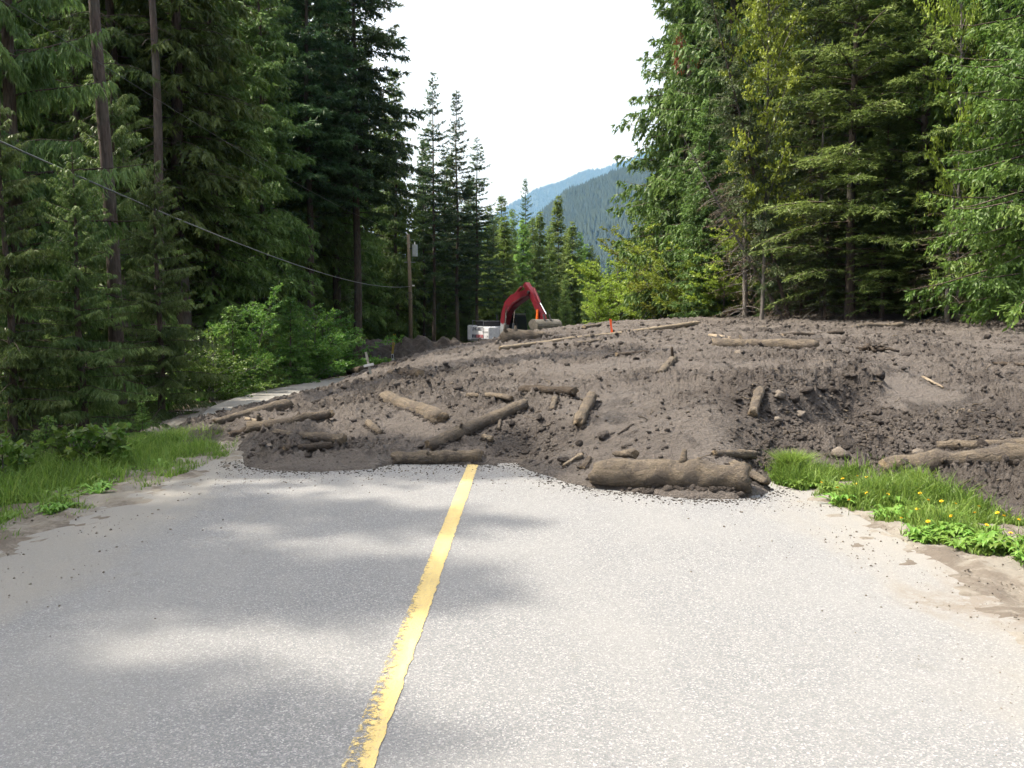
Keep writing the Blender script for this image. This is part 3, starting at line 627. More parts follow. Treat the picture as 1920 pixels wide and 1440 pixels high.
tag(link('mud_crumbs', mesh_np('mud_crumbs', VV.reshape(-1, 3), (if1[None] + (np.arange(NS) * len(iv1))[:, None, None]).reshape(-1, 3), [M['mud']], True, {'dry': np.full(NS * len(iv1), .3)})), 'mud crumbs heaped against the logs', 'mud crumbs', None, 'stuff')
TV_ = []; TF_ = []; off = 0; pk = rng.choice(MV.shape[0], 420, p=prob)
for i in pk:
    l = rng.uniform(.04, .22); a = rng.uniform(0, 6.28); d = np.array([math.cos(a), math.sin(a) * .8, rng.uniform(-.15, .45)]); t = np.linspace(-.5, .5, 4)[:, None]
    v, f = tube(MV[i] + np.array([0, 0, .012]) + d * l * t + .008 * rng.standard_normal((4, 3)), rng.uniform(.003, .010), 5, False); TV_.append(v); TF_.append(f[0] + off); off += len(v)
tag(link('wood_splinters', mesh_np('wood_splinters', np.vstack(TV_), np.vstack(TF_), [M['log']], True)), 'twigs and wood splinters strewn through the mud', 'splinters', None, 'stuff')
# a knot of roots on the upper right
rt = hit(1638, 668); e = empty('root_tangle', (rt[0], rt[1], float(mud_z(rt[0], rt[1])))); tag(e, 'dark tangle of broken roots on the upper right slope', 'roots')
for i in range(11):
    a = rng.uniform(0, 6.28); l = rng.uniform(.18, .42); c = rng.uniform(-.12, .12, 2); t = np.linspace(-1, 1, 7)[:, None]
    p = np.hstack([c[0] + np.cos(a) * l * t, c[1] + np.sin(a) * l * t * .6, .06 + .05 * rng.random() + .07 * (1 - t ** 2) * rng.random()])
    V, fs = tube(p + .02 * rng.standard_normal(p.shape), .018 + .014 * rng.random(), 6); link('root', mesh_np('root', V, fs, [M['logdark']], True), e)
# the splintered stump near the excavator
sp = hit(985, 640); e = tag(empty('stump', (sp[0] - .05, sp[1] - .2, sp[2] - .05), .15), 'splintered tree stump with a torn butt in front of the excavator', 'stump')
ks = sp[1] / F
t = np.linspace(0, 1, 26); px_ = np.array([(944 + 100 * v - 985) * ks for v in t]); rr = np.interp(t, [0, .08, .25, .5, .8, 1], [11, 17, 17, 13, 8, 2]) * ks
zc = np.interp(t, [0, .3, 1], [-2, 3, 6]) * ks
V, fs = tube(np.stack([px_, t * .3, zc + .12], -1), rr * (1 + .22 * noise3(np.stack([t * 9, t * 0, t * 0], -1), 3)), 16, lump=.42, seed=5); link('trunk_piece', mesh_np('trunk_piece', V, fs, [M['log']], True), e)
for i in range(4):
    t = np.linspace(0, 1, 6)[:, None]; a0 = np.array([px_[2 + i], 0, .1]); d = np.array([-.2 + .1 * i, .1 * (i - 2), (.35 if i % 2 else -.3)])
    V, fs = tube(a0 + d * t + .02 * rng.standard_normal((6, 3)), np.linspace(.10, .03, 6), 7, lump=.2, seed=i); link('torn_root', mesh_np('torn_root', V, fs, [M['log']], True), e)

# ------------------------------------------------------------------ excavator
ex = W(940, 640, 60); ez = float(ground_z(ex[0], 60)) + .05
ex = empty('excavator', (ex[0], 60, ez), R_(-58)); tag(ex, 'white tracked excavator with a dark red boom parked behind the slide', 'excavator')
for s in (-1, 1):
    b = MB(); prof = [(-1.9, .18), (-1.6, .0), (1.6, .0), (1.9, .18), (2.0, .45), (1.85, .75), (1.5, .86), (-1.5, .86), (-1.85, .75), (-2.0, .45)]
    b.prism(prof, s * 1.15 - .3, s * 1.15 + .3); tr = b.build('track', M['exdark'], ex, .03)
    for k in range(22):
        x = -1.75 + k * .167; MB().box((x, s * 1.15, .885), (.12, .62, .05)).build('track_shoe', M['exsteel'], tr)
    for k in range(5):
        y = s * 1.15 + s * .31; p = np.array([[-1.4 + k * .7, y - .03, .32], [-1.4 + k * .7, y + .05, .32]]); MB().tube(p, .18, 14).build('track_roller', M['exgrey'], tr)
MB().box((0, 0, .6), (2.6, 1.7, .4)).build('undercarriage', M['exdark'], ex, .04)
MB().tube([[0, 0, .75], [0, 0, 1.08]], .62, 20).build('swing_ring', M['exdark'], ex)
MB().box((-.55, 0, 1.12), (4.1, 2.7, .12)).build('deck_plate', M['exgrey'], ex, .02)
# right side body with its panels
b = MB(); b.prism([(-2.0, 1.19), (.55, 1.19), (.55, 2.05), (-1.0, 2.12), (-2.0, 2.12)], -1.33, -.55); body = b.build('side_body', M['exwhite'], ex, .05)
MB().box((-.25, -1.345, 1.62), (.012, .02, .80)).build('panel_seam', M['exdark'], body)
MB().box((.0, -1.345, 1.73), (.9, .02, .015)).build('panel_seam', M['exdark'], body)
MB().box((.32, -1.343, 1.42), (.12, .02, .07)).build('latch', M['exgrey'], body)
b = MB(); b.prism([(-2.0, 1.19), (-.2, 1.19), (-.2, 2.12), (-2.0, 2.12)], -.54, 1.33); b.build('engine_housing', M['exwhite'], ex, .05)
b = MB(); th = np.linspace(-1.33, 1.33, 13); outer = [(-2.62 - .28 * math.cos(v / 1.33 * 1.35), v) for v in th]
poly2 = [(-2.01, -1.36)] + outer + [(-2.01, 1.36)]; nP = len(poly2)
v = [(p[0], p[1], 1.1) for p in poly2] + [(p[0], p[1], 2.2) for p in poly2]; b.add(v, [np.array([[i, (i + 1) % nP, nP + (i + 1) % nP, nP + i]]) for i in range(nP)])
b.F.append(list(range(nP))[::-1]); b.F.append([nP + i for i in range(nP)]); b.build('counterweight', M['exwhite'], ex, .05)
MB().box((-1.15, .0, 2.3), (1.55, 2.0, .34)).build('engine_hood', M['exdark'], ex, .06)
MB().box((-1.15, .0, 2.49), (1.6, 2.05, .05)).build('hood_rim', M['exgrey'], ex, .01)
MB().tube([[-1.5, .55, 2.4], [-1.5, .55, 2.95]], .07, 10).build('exhaust', M['exdark'], ex)
b = MB()
for x0, x1 in ((-1.9, -.35),):
    for y in (-1.3,):
        b.tube([[x0, y, 2.12], [x0, y, 2.55], [x1, y, 2.55], [x1, y, 2.12]], .022, 6)
b.build('hand_rail', M['exgrey'], ex)
cab = MB(); cab.prism([(-.2, 1.19), (1.35, 1.19), (1.5, 1.7), (1.28, 2.92), (-.2, 2.98)], .42, 1.32); cab = cab.build('cab', M['exdark'], ex, .05)
MB().prism([(-.05, 1.8), (1.36, 1.8), (1.2, 2.8), (-.05, 2.85)], .405, .418).build('side_window', M['exglass'], cab)
MB().prism([(-.05, 1.8), (1.36, 1.8), (1.2, 2.8), (-.05, 2.85)], 1.322, 1.335).build('side_window', M['exglass'], cab)
MB().prism([(1.515, 1.72), (1.527, 1.72), (1.322, 2.84), (1.31, 2.84)], .5, 1.24).build('windscreen', M['exglass'], cab)
MB().box((.55, .87, 3.0), (1.5, .86, .05)).build('cab_roof', M['exgrey'], cab, .02)
# lettering and stripes on the right side panel
fc = bpy.data.curves.new('lettering', 'FONT'); fc.body = 'LINK-BELT'; fc.size = .34; fc.extrude = .006; fo = bpy.data.objects.new('tmp_text', fc); COL.objects.link(fo)
bpy.context.view_layer.update(); me = bpy.data.meshes.new_from_object(fo.evaluated_get(bpy.context.evaluated_depsgraph_get())); bpy.data.objects.remove(fo)
me.materials.append(M['blueprint']); o = link('lettering', me, body); o.rotation_euler = (math.pi / 2, 0, 0); o.location = (-1.95, -1.342, 1.82)
for k in range(8):
    x = -1.9 + k * .21; MB().prism([(x, 1.28), (x + .13, 1.28), (x + .09, 1.52), (x - .04, 1.52)], -1.348, -1.334).build('stripe', M['blueprint' if k < 3 else 'redprint'], body)
# boom, arm, bucket
def beam(path, hw, width, y=0):
    path = np.array(path, float); T = norm(np.gradient(path, axis=0)); N = np.stack([-T[:, 1], T[:, 0]], -1); hw = np.array(hw)[:, None]
    return [tuple(p) for p in path + N * hw] + [tuple(p) for p in (path - N * hw)[::-1]], y - width / 2, y + width / 2
bp = [(.35, 1.55), (.5, 2.3), (.75, 3.0), (1.15, 3.55), (1.75, 3.9), (2.6, 4.15), (3.4, 4.35), (3.95, 4.45)]
bo = MB().prism(*beam(bp[1:], [.28, .36, .44, .44, .36, .28, .20], .5)).build('boom', M['exred'], ex, .03)
MB().prism(*beam([(.35, 1.4), (.42, 1.9), (.52, 2.36)], [.2, .24, .26], .46)).build('boom_foot', M['exgrey'], bo, .02)
MB().tube([[1.0, -.3, 2.2], [1.3, -.3, 3.2], [2.0, -.3, 3.75], [3.2, -.3, 4.1], [3.9, -.3, 4.2]], .03, 6).build('hydraulic_hose', M['exdark'], bo)
MB().tube([[1.1, -.25, 3.5], [1.1, .25, 3.5]], .10, 12).build('pivot_pin', M['exdark'], bo)
MB().tube([[3.95, -.3, 4.45], [3.95, .3, 4.45]], .11, 12).build('pivot_pin', M['exdark'], bo)
for s in (-1, 1):
    c = MB().tube([[.95, s * .36, 1.35], [1.1, s * .36, 2.35]], .095, 12).build('boom_cylinder', M['exgrey'], ex); MB().tube([[1.1, s * .36, 2.35], [1.22, s * .34, 3.4]], .05, 10).build('piston_rod', M['chrome'], c)
ar = MB().prism([(3.15, 4.98), (3.42, 5.16), (3.95, 4.72), (4.35, 4.35), (5.65, 2.62), (5.45, 2.45), (5.25, 2.5), (3.98, 4.12), (3.6, 4.35)], -.19, .19).build('arm', M['exred'], ex, .03)
c = MB().tube([[1.85, 0, 4.32], [2.75, 0, 4.86]], .10, 12).build('arm_cylinder', M['exred'], ex); MB().tube([[2.75, 0, 4.86], [3.3, 0, 5.02]], .055, 10).build('piston_rod', M['chrome'], c)
c = MB().tube([[4.25, 0, 4.72], [5.0, 0, 3.72]], .09, 12).build('bucket_cylinder', M['exred'], ex); MB().tube([[5.0, 0, 3.72], [5.75, 0, 2.95]], .05, 10).build('piston_rod', M['chrome'], c)
MB().prism([(5.05, 3.25), (5.25, 3.32), (5.12, 1.7), (4.85, 1.7)], -.34, -.24).build('thumb_plate', M['exorange'], ex, .02)
for s in (-1, 1): MB().tube([[5.75, s * .24, 2.95], [5.95, s * .24, 2.5]], .06, 8).build('bucket_link', M['exdark'], ex)
# bucket: curved shell, two side plates, teeth
th = np.linspace(R_(-70), R_(150), 16); rO = .62; rI = .56; cx, cz = 5.62, 2.0
shell = [(cx + rO * math.cos(a), cz + rO * math.sin(a)) for a in th] + [(cx + rI * math.cos(a), cz + rI * math.sin(a)) for a in th[::-1]]
bk = MB().prism(shell, -1.0, 1.0).build('bucket', M['exsteel'], ex)
for s in (-1, 1): MB().prism([(cx + (rO - .01) * math.cos(a), cz + (rO - .01) * math.sin(a)) for a in th], s * .975 - .022, s * .975 + .022).build('side_plate', M['exsteel'], bk)
for k in range(6):
    a = th[0]; MB().box((cx + rO * math.cos(a) - .12, -.85 + k * .34, cz + rO * math.sin(a) - .03), (.3, .1, .06)).build('tooth', M['exdark'], bk)

# ------------------------------------------------------------------ stakes, cross, pole, wires
p = hit(694, 704); e = tag(empty('cross_stake', (p[0], p[1], float(mud_z(p[0], p[1])) + .1)), 'leaning white wooden cross stake at the left rim of the slide', 'stake')
k = p[1] / F; o = MB().box((0, 0, 14 * k), (4.6 * k, 2.2 * k, 44 * k)).build('upright', M['greywood'], e, .004)
o2 = MB().box((0, -2.3 * k, 11 * k), (19 * k, 2 * k, 4.6 * k)).build('cross_board', M['whitepaint'], e, .004); e.rotation_euler = (0, R_(-12), .1)
p = hit(738, 682); k = p[1] / F; e = tag(empty('marker_post', (p[0], p[1], p[2] - .04)), 'white marker post with a tall yellow guy guard behind the cross', 'marker post')
MB().prism([(-2.4 * k, 0), (2.4 * k, 0), (1.9 * k, 20 * k), (-1.9 * k, 20 * k)], -.02, .02).build('post', M['whitepaint'], e, .004)
MB().box((0, -.024, 15 * k), (2.6 * k, .012, 7 * k)).build('reflector', M['exdark'], e)
b = MB()
for s in (-1, 1): b.tube([[s * 1.0 * k, .03, 20 * k], [(s * 1.6 + 8) * k, .03, 57 * k]], .7 * k, 6)
b.build('guy_guard', M['yellowwood'], e); e.rotation_euler = (0, R_(-6), 0)
p = hit(1147, 628); k = p[1] / F; e = tag(empty('survey_stake', (p[0], p[1], p[2] - .05)), 'survey stake wrapped in bright orange flagging tape on the crest', 'stake')
MB().box((0, 0, 12 * k), (2.2 * k, 1.2 * k, 30 * k)).build('stake', M['greywood'], e)
t = np.linspace(0, 1, 9); V = []
for u in t: V += [(-1.9 * k + .6 * k * math.sin(u * 5), -.02, (3 + 31 * u) * k), (2.2 * k + .6 * k * math.sin(u * 5 + 1), -.02 - .012 * math.sin(u * 8), (3 + 29 * u) * k)]
V = np.array(V); V2 = V + np.array([0, .03, 0]); nb_ = len(V)
me = mesh_np('flagging_tape', np.vstack([V, V2]), [grid_faces(9, 2), grid_faces(9, 2)[:, ::-1] + nb_], [M['orangetape']], True); link('flagging_tape', me, e); e.rotation_euler = (0, R_(-4), 0)

PX, PY = -7.1, 58.0; pz = float(ground_z(PX, PY)) - .2
e = tag(empty('utility_pole', (PX, PY, pz)), 'wooden utility pole with a grey transformer at the forest edge', 'utility pole')
H_ = 7.45 - pz
MB().tube([[0, 0, 0], [.02, 0, H_ * .5], [-.08, 0, H_]], [.15, .13, .105], 12).build('pole', M['polewood'], e, smooth=True)
tf = MB().tube([[.36, -.05, 6.05 - pz - .1], [.36, -.05, 6.75 - pz]], .20, 16).build('transformer', M['transformer'], e)
MB().tube([[.36, -.05, 6.75 - pz], [.36, -.05, 6.95 - pz]], [.05, .03], 8).build('bushing', M['ceramic'], tf)
MB().box((.12, -.05, 6.5 - pz), (.25, .06, .08)).build('bracket', M['exdark'], e)
MB().box((0, -.02, 5.55 - pz), (.75, .06, .06)).build('cross_bracket', M['exgrey'], e)
MB().tube([[-.1, 0, 7.4 - pz], [-.25, 0, 7.62 - pz]], .045, 8).build('insulator', M['ceramic'], e)
MB().tube([[.16, -.05, 3.93 - pz], [.32, -.05, 3.93 - pz]], .05, 8).build('insulator', M['ceramic'], e)
a = np.linspace(0, 6.28, 20); MB().tube(np.stack([.24 * np.cos(a), -.2 + 0 * a, 3.2 - pz + .26 * np.sin(a)], -1), .02, 5, cap=False).build('cable_coil', M['blackcable'], e)
y_ = np.linspace(-12, 58, 90); z_ = 3.27 + .00127 * (y_ - 36) ** 2
V, fs = tube(np.stack([np.full(90, -7.1), y_, z_], -1), .015, 6); tag(link('telephone_cable', mesh_np('telephone_cable', V, fs, [M['cable']], True)), 'thick sagging cable running from the utility pole out to the left', 'cable')
z_ = 5.95 + .00097 * (y_ - 18) ** 2; V, fs = tube(np.stack([np.full(90, -7.1), y_, z_], -1), .005, 5); tag(link('power_wire', mesh_np('power_wire', V, fs, [M['blackcable']], True)), 'thin upper wire hanging high in front of the left trunks', 'wire')

# ------------------------------------------------------------------ trees
def crown(seed, H, R, zc, nb, e0=.1, dr=.3, tu=.0, kd=9, blen=.38, phi=55, weep=.1, lden=45, ls=.12, lw=.035, lweep=.1, flat=.5, power=.8, low=.25, jit=.25, kite=False, trunk_r=.16, sides=9, lean=0.0, dead=0, emin=.0, leaf_ang=45, tip=.35, stems=1, irr=0.0):
    r = np.random.default_rng(seed)
    s = np.sort(r.random(nb)) ** .92; h = zc + (H - zc) * s * .985; az = np.arange(nb) * 2.39996 + r.uniform(-.5, .5, nb)
    prof = ((1 - s) ** power) * (low + (1 - low) * sstep(-.02, .22, s)) + .035
    L = R * prof * r.uniform(.62, 1.12, nb); e = e0 + r.uniform(-.12, .12, nb) + .55 * s ** 2 * (1 - emin); d_ = dr * r.uniform(.7, 1.3, nb) * (1 - .5 * s)
    def axis(hh): return np.stack([lean * hh + .05 * np.sin(hh * .6 + seed), .05 * np.cos(hh * .5 + seed), hh], -1)
    B = axis(h); sid = r.integers(0, stems, nb); sdir = r.standard_normal((stems, 2)) * (.30 if stems > 1 else 0); shh = r.uniform(.6, 1.0, stems) if stems > 1 else np.ones(1)
    if stems > 1:
        B[:, 2] *= shh[sid]; B[:, :2] += sdir[sid] * B[:, 2:3] * (.5 + .5 * B[:, 2:3] / H)
        L = L * (1 + irr * r.uniform(-1, 1, nb)); az = np.where(r.random(nb) < .4, np.arctan2(sdir[sid, 1], sdir[sid, 0]) + r.uniform(-1, 1, nb), az)
    hd = np.stack([np.cos(az), np.sin(az), 0 * az], -1)
    nbl = np.clip((L * kd).astype(int) + 3, 4, 70); I = np.repeat(np.arange(nb), nbl); N = len(I)
    t = .06 + .94 * r.random(N) ** .95; Lb = L[I]
    zt = lambda t, i: L[i] * (e[i] * t - d_[i] * t * t + tu * t ** 3)
    P = B[I] + hd[I] * (Lb * t)[:, None]; P[:, 2] += zt(t, I)
    T = hd[I].copy(); T[:, 2] = e[I] - 2 * d_[I] * t + 3 * tu * t * t; T = norm(T)
    sd = np.where(r.random(N) < .5, -1, 1.0); S = np.stack([-np.sin(az[I]), np.cos(az[I]), 0 * t], -1) * sd[:, None]
    ph = R_(phi) * r.uniform(.5, 1.2, N) * sstep(1.02, .8, t)
    Dv = T * np.cos(ph)[:, None] + S * np.sin(ph)[:, None]; Dv[:, 2] -= weep * r.uniform(.4, 1.6, N); Dv = norm(Dv + jit * .5 * r.standard_normal((N, 3)))
    bl = np.clip(blen * Lb * (1.08 - t) ** .7 * r.uniform(.55, 1.15, N), .12, 1.3)
    btint = np.clip(.42 + .18 * r.standard_normal(nb), 0, 1)
    nl = np.clip((bl * lden).astype(int) + 2, 3, 60); J = np.repeat(np.arange(N), nl); K = len(J)
    q = r.random(K) ** .85; Q = P[J] + Dv[J] * (bl[J] * q)[:, None]; Q[:, 2] -= weep * .6 * bl[J] * q * q
    up = norm(np.array([0, 0, 1.0]) + (1 - flat) * 1.6 * r.standard_normal((K, 3)))
    S2 = norm(np.cross(Dv[J], up)) * np.where(r.random(K) < .5, -1, 1.0)[:, None]; la = R_(leaf_ang) * r.uniform(.5, 1.3, K)
    LD = Dv[J] * np.cos(la)[:, None] + S2 * np.sin(la)[:, None]; LD[:, 2] -= lweep * r.uniform(.5, 1.5, K); LD = norm(LD + jit * r.standard_normal((K, 3)))
    PP = norm(np.cross(LD, up)); l = (ls * r.uniform(.6, 1.25, K))[:, None]; w = (lw * r.uniform(.7, 1.2, K))[:, None] * .5
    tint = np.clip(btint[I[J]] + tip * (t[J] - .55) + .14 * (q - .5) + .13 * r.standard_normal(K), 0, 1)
    if kite:
        V = np.stack([Q, Q + LD * l * .5 + PP * w, Q + LD * l, Q + LD * l * .5 - PP * w], 1); Fc = np.arange(4 * K).reshape(-1, 4); tv = np.repeat(tint, 4)
    else:
        V = np.stack([Q - PP * w, Q + PP * w, Q + LD * l], 1); Fc = np.arange(3 * K).reshape(-1, 3); tv = np.repeat(tint, 3)
    # trunk with limbs
    hh = np.linspace(-.6, H, 26); rad = trunk_r * np.clip(1 - hh / H, .03, 1) ** .85 + .006; rad[:3] *= np.array([1.5, 1.25, 1.08])
    TV = []; TFs = []; off = 0
    for q_ in range(stems):
        ax_ = axis(hh * shh[q_]); zz_ = np.clip(ax_[:, 2:3], 0, None); ax_[:, :2] += sdir[q_] * zz_ * (.5 + .5 * zz_ / H)
        v_, f_ = tube(ax_, rad * (1 if stems == 1 else .7), sides if stems == 1 else 6, False, .08, seed); TV.append(v_); TFs.append(f_[0] + off); off += len(v_)
    def limbs(B, hd, L, e, d_, tu, r0):
        n = len(L); tt = np.linspace(0, 1, 5); pts = B[:, None] + hd[:, None] * (L[:, None] * tt)[..., None]; pts[..., 2] += L[:, None] * (e[:, None] * tt - d_[:, None] * tt ** 2 + tu * tt ** 3)
        sidev = np.stack([-hd[:, 1], hd[:, 0], 0 * L], -1); rr = (r0[:, None] * (1 - .85 * tt))
        a = np.array([0, 2.094, 4.189]); ring = np.cos(a)[None, None, :, None] * sidev[:, None, None] + np.sin(a)[None, None, :, None] * np.array([0, 0, 1.0])
        v = (pts[:, :, None] + rr[..., None, None] * ring).reshape(-1, 3); f = grid_faces(5, 3, True); f = (f[None] + (np.arange(n) * 15)[:, None, None]).reshape(-1, 4); return v, f
    lv, lf = limbs(B, hd, L * .97, e, d_, tu, np.clip(.012 * L + .004, .005, .05)); TV.append(lv); TFs.append(lf + off); off += len(lv)
    if dead:
        hb = zc * r.uniform(.12, 1.05, dead); ab = r.uniform(0, 6.28, dead); lb = r.uniform(.3, 1.0, dead) * min(1.8, R * .55)
        lv, lf = limbs(axis(hb), np.stack([np.cos(ab), np.sin(ab), 0 * ab], -1), lb, r.uniform(-.3, .15, dead), r.uniform(.1, .5, dead), 0, np.full(dead, .014)); TV.append(lv); TFs.append(lf + off)
    return V.reshape(-1, 3), Fc, tv, np.vstack(TV), np.vstack(TFs)
PROTO = {}; TRIS = 0
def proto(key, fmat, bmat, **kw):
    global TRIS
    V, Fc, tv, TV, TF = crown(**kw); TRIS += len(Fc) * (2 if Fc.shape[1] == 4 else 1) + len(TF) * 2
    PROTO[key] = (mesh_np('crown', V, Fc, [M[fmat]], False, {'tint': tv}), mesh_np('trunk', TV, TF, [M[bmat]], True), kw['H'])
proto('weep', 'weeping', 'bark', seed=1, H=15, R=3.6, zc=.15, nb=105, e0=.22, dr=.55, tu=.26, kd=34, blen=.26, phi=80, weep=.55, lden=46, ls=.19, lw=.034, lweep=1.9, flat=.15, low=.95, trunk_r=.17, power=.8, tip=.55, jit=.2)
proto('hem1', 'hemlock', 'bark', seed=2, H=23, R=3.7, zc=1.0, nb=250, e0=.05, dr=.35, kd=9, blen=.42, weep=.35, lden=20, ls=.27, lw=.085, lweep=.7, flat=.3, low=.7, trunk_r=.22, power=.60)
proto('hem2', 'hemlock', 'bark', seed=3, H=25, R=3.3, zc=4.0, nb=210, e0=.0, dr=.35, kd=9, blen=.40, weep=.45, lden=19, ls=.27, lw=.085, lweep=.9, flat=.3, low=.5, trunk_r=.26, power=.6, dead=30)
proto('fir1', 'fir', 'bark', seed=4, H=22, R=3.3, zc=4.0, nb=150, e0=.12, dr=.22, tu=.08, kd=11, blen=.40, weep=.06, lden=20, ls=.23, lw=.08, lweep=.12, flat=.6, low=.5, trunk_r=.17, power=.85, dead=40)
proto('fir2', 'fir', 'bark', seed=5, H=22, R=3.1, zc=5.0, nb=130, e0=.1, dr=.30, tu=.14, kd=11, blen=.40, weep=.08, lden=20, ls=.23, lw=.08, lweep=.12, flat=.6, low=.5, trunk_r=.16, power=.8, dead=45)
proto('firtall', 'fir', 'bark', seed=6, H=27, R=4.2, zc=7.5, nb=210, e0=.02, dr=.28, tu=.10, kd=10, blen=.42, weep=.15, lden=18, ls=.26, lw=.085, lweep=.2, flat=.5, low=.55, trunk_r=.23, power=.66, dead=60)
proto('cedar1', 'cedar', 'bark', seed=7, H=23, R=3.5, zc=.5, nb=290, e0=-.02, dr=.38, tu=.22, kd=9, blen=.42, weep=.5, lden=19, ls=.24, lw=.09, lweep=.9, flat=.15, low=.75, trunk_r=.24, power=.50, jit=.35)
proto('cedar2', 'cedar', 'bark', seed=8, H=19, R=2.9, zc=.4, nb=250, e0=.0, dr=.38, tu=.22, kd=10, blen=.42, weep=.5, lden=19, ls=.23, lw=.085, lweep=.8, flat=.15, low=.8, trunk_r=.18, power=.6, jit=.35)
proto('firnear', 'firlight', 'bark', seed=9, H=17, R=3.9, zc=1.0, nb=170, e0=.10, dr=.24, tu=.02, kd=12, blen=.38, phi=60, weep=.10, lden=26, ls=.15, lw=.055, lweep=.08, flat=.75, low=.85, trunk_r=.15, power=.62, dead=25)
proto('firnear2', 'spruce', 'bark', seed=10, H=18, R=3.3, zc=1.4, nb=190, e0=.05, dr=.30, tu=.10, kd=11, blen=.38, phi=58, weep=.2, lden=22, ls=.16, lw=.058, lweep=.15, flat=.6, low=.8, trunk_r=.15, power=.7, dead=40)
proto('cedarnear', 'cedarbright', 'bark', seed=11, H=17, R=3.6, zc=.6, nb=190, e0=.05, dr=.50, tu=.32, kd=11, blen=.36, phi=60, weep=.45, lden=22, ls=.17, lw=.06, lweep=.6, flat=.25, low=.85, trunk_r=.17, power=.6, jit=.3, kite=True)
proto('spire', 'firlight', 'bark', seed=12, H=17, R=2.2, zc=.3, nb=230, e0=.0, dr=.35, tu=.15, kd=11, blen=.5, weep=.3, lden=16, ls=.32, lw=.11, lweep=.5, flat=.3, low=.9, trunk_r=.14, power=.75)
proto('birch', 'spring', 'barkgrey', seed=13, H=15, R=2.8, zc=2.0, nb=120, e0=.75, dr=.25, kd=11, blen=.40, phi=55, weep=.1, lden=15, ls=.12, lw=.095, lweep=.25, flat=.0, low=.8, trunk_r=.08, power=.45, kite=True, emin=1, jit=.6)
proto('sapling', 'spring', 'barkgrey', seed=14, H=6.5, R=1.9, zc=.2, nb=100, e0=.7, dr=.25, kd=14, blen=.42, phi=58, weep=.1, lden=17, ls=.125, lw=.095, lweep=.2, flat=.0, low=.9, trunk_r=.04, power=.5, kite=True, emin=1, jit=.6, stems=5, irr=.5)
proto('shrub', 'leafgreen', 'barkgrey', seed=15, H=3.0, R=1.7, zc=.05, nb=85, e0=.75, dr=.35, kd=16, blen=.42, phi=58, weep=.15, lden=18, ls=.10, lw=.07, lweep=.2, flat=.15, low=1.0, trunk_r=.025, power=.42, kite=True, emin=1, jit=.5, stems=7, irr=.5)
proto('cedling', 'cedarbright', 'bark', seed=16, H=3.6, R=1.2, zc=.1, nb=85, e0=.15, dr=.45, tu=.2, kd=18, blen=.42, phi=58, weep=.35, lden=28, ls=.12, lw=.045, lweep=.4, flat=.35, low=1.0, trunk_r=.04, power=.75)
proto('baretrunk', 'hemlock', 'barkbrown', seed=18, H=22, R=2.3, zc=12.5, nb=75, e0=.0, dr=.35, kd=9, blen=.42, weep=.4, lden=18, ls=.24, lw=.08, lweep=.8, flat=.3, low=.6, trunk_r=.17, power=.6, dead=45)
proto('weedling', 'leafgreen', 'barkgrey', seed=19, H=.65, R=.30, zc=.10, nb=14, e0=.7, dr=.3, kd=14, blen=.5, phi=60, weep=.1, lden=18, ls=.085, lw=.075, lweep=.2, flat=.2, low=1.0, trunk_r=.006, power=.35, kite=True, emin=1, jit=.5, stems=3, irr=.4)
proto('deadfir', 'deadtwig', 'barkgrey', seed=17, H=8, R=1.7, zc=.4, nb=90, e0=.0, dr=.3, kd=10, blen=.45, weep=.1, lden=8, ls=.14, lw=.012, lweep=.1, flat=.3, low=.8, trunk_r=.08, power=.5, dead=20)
print('foliage tris', TRIS)
def tree(name, key, label, x, y, h=None, rz=None, sx=1.0, lean=(0, 0), cat='tree', group=None, z=None, crown_mat=None):
    cm, tm, H0 = PROTO[key]; s = (h / H0) if h else 1.0
    zz = (float(mud_z(x, y)) - .1 if (x > -1.0 and y < 70 and x / y * F + 960 < 2110 and float(signed(np.array([x]), np.array([y]))[0]) > .3) else float(terrain_z(x, y)) - .1) if z is None else z
    e = empty(name, (x, y, zz), rng.uniform(0, 6.28) if rz is None else rz); e.scale = (s * sx, s * sx, s)
    e.rotation_mode = 'ZYX'; e.rotation_euler = (R_(lean[0]), R_(lean[1]), e.rotation_euler[2])
    tag(e, label, cat, group); link('trunk', tm, e); co = link('crown', cm, e)
    if crown_mat: co.material_slots[0].link = 'OBJECT'; co.material_slots[0].material = M[crown_mat]
    return e
def at(px, d): return (px - 960) / F * d, d
# --- left side, near to far
LG = 'trees of the left forest'; RG = 'trees of the right forest'
tree('cedar_tree', 'weep', 'near weeping cedar with drooping boughs hanging over the left verge', *at(45, 15.5), 15, .4, .92, group=LG)
tree('cedar_tree', 'weep', 'weeping cedar half cut off by the left edge of the photo', -12.2, 15.5, 14, 2.2, .95, group=LG)
tree('cedar_tree', 'weep', 'smaller weeping cedar low behind the left grass verge', *at(225, 17.5), 7.5, 1.1, 1.15, group=LG)
tree('cedar_tree', 'weep', 'low weeping cedar nearest the left end of the grass', *at(20, 12.4), 5.2, 2.9, 1.2, group=LG)
tree('cedar_tree', 'weep', 'low weeping cedar behind the tall leafy weed', *at(150, 13.0), 4.6, .9, 1.3, group=LG)
tree('cedar_tree', 'weep', 'low weeping cedar at the left rim of the mud', *at(300, 15.5), 5.0, 1.9, 1.2, group=LG)
tree('hemlock_tree', 'baretrunk', 'tall conifer with the thick bare trunk behind the left cable', *at(219, 16.6), 20, .3, .95, (0, -1), group=LG)
tree('hemlock_tree', 'baretrunk', 'bare trunk between the near weeping cedar and the thick bare trunk', *at(160, 24), 22, 1.3, .8, group=LG)
tree('hemlock_tree', 'hem2', 'hemlock standing behind the thick bare trunk', *at(250, 24), 19.5, .3, 1.05, (0, -1.5), group=LG)
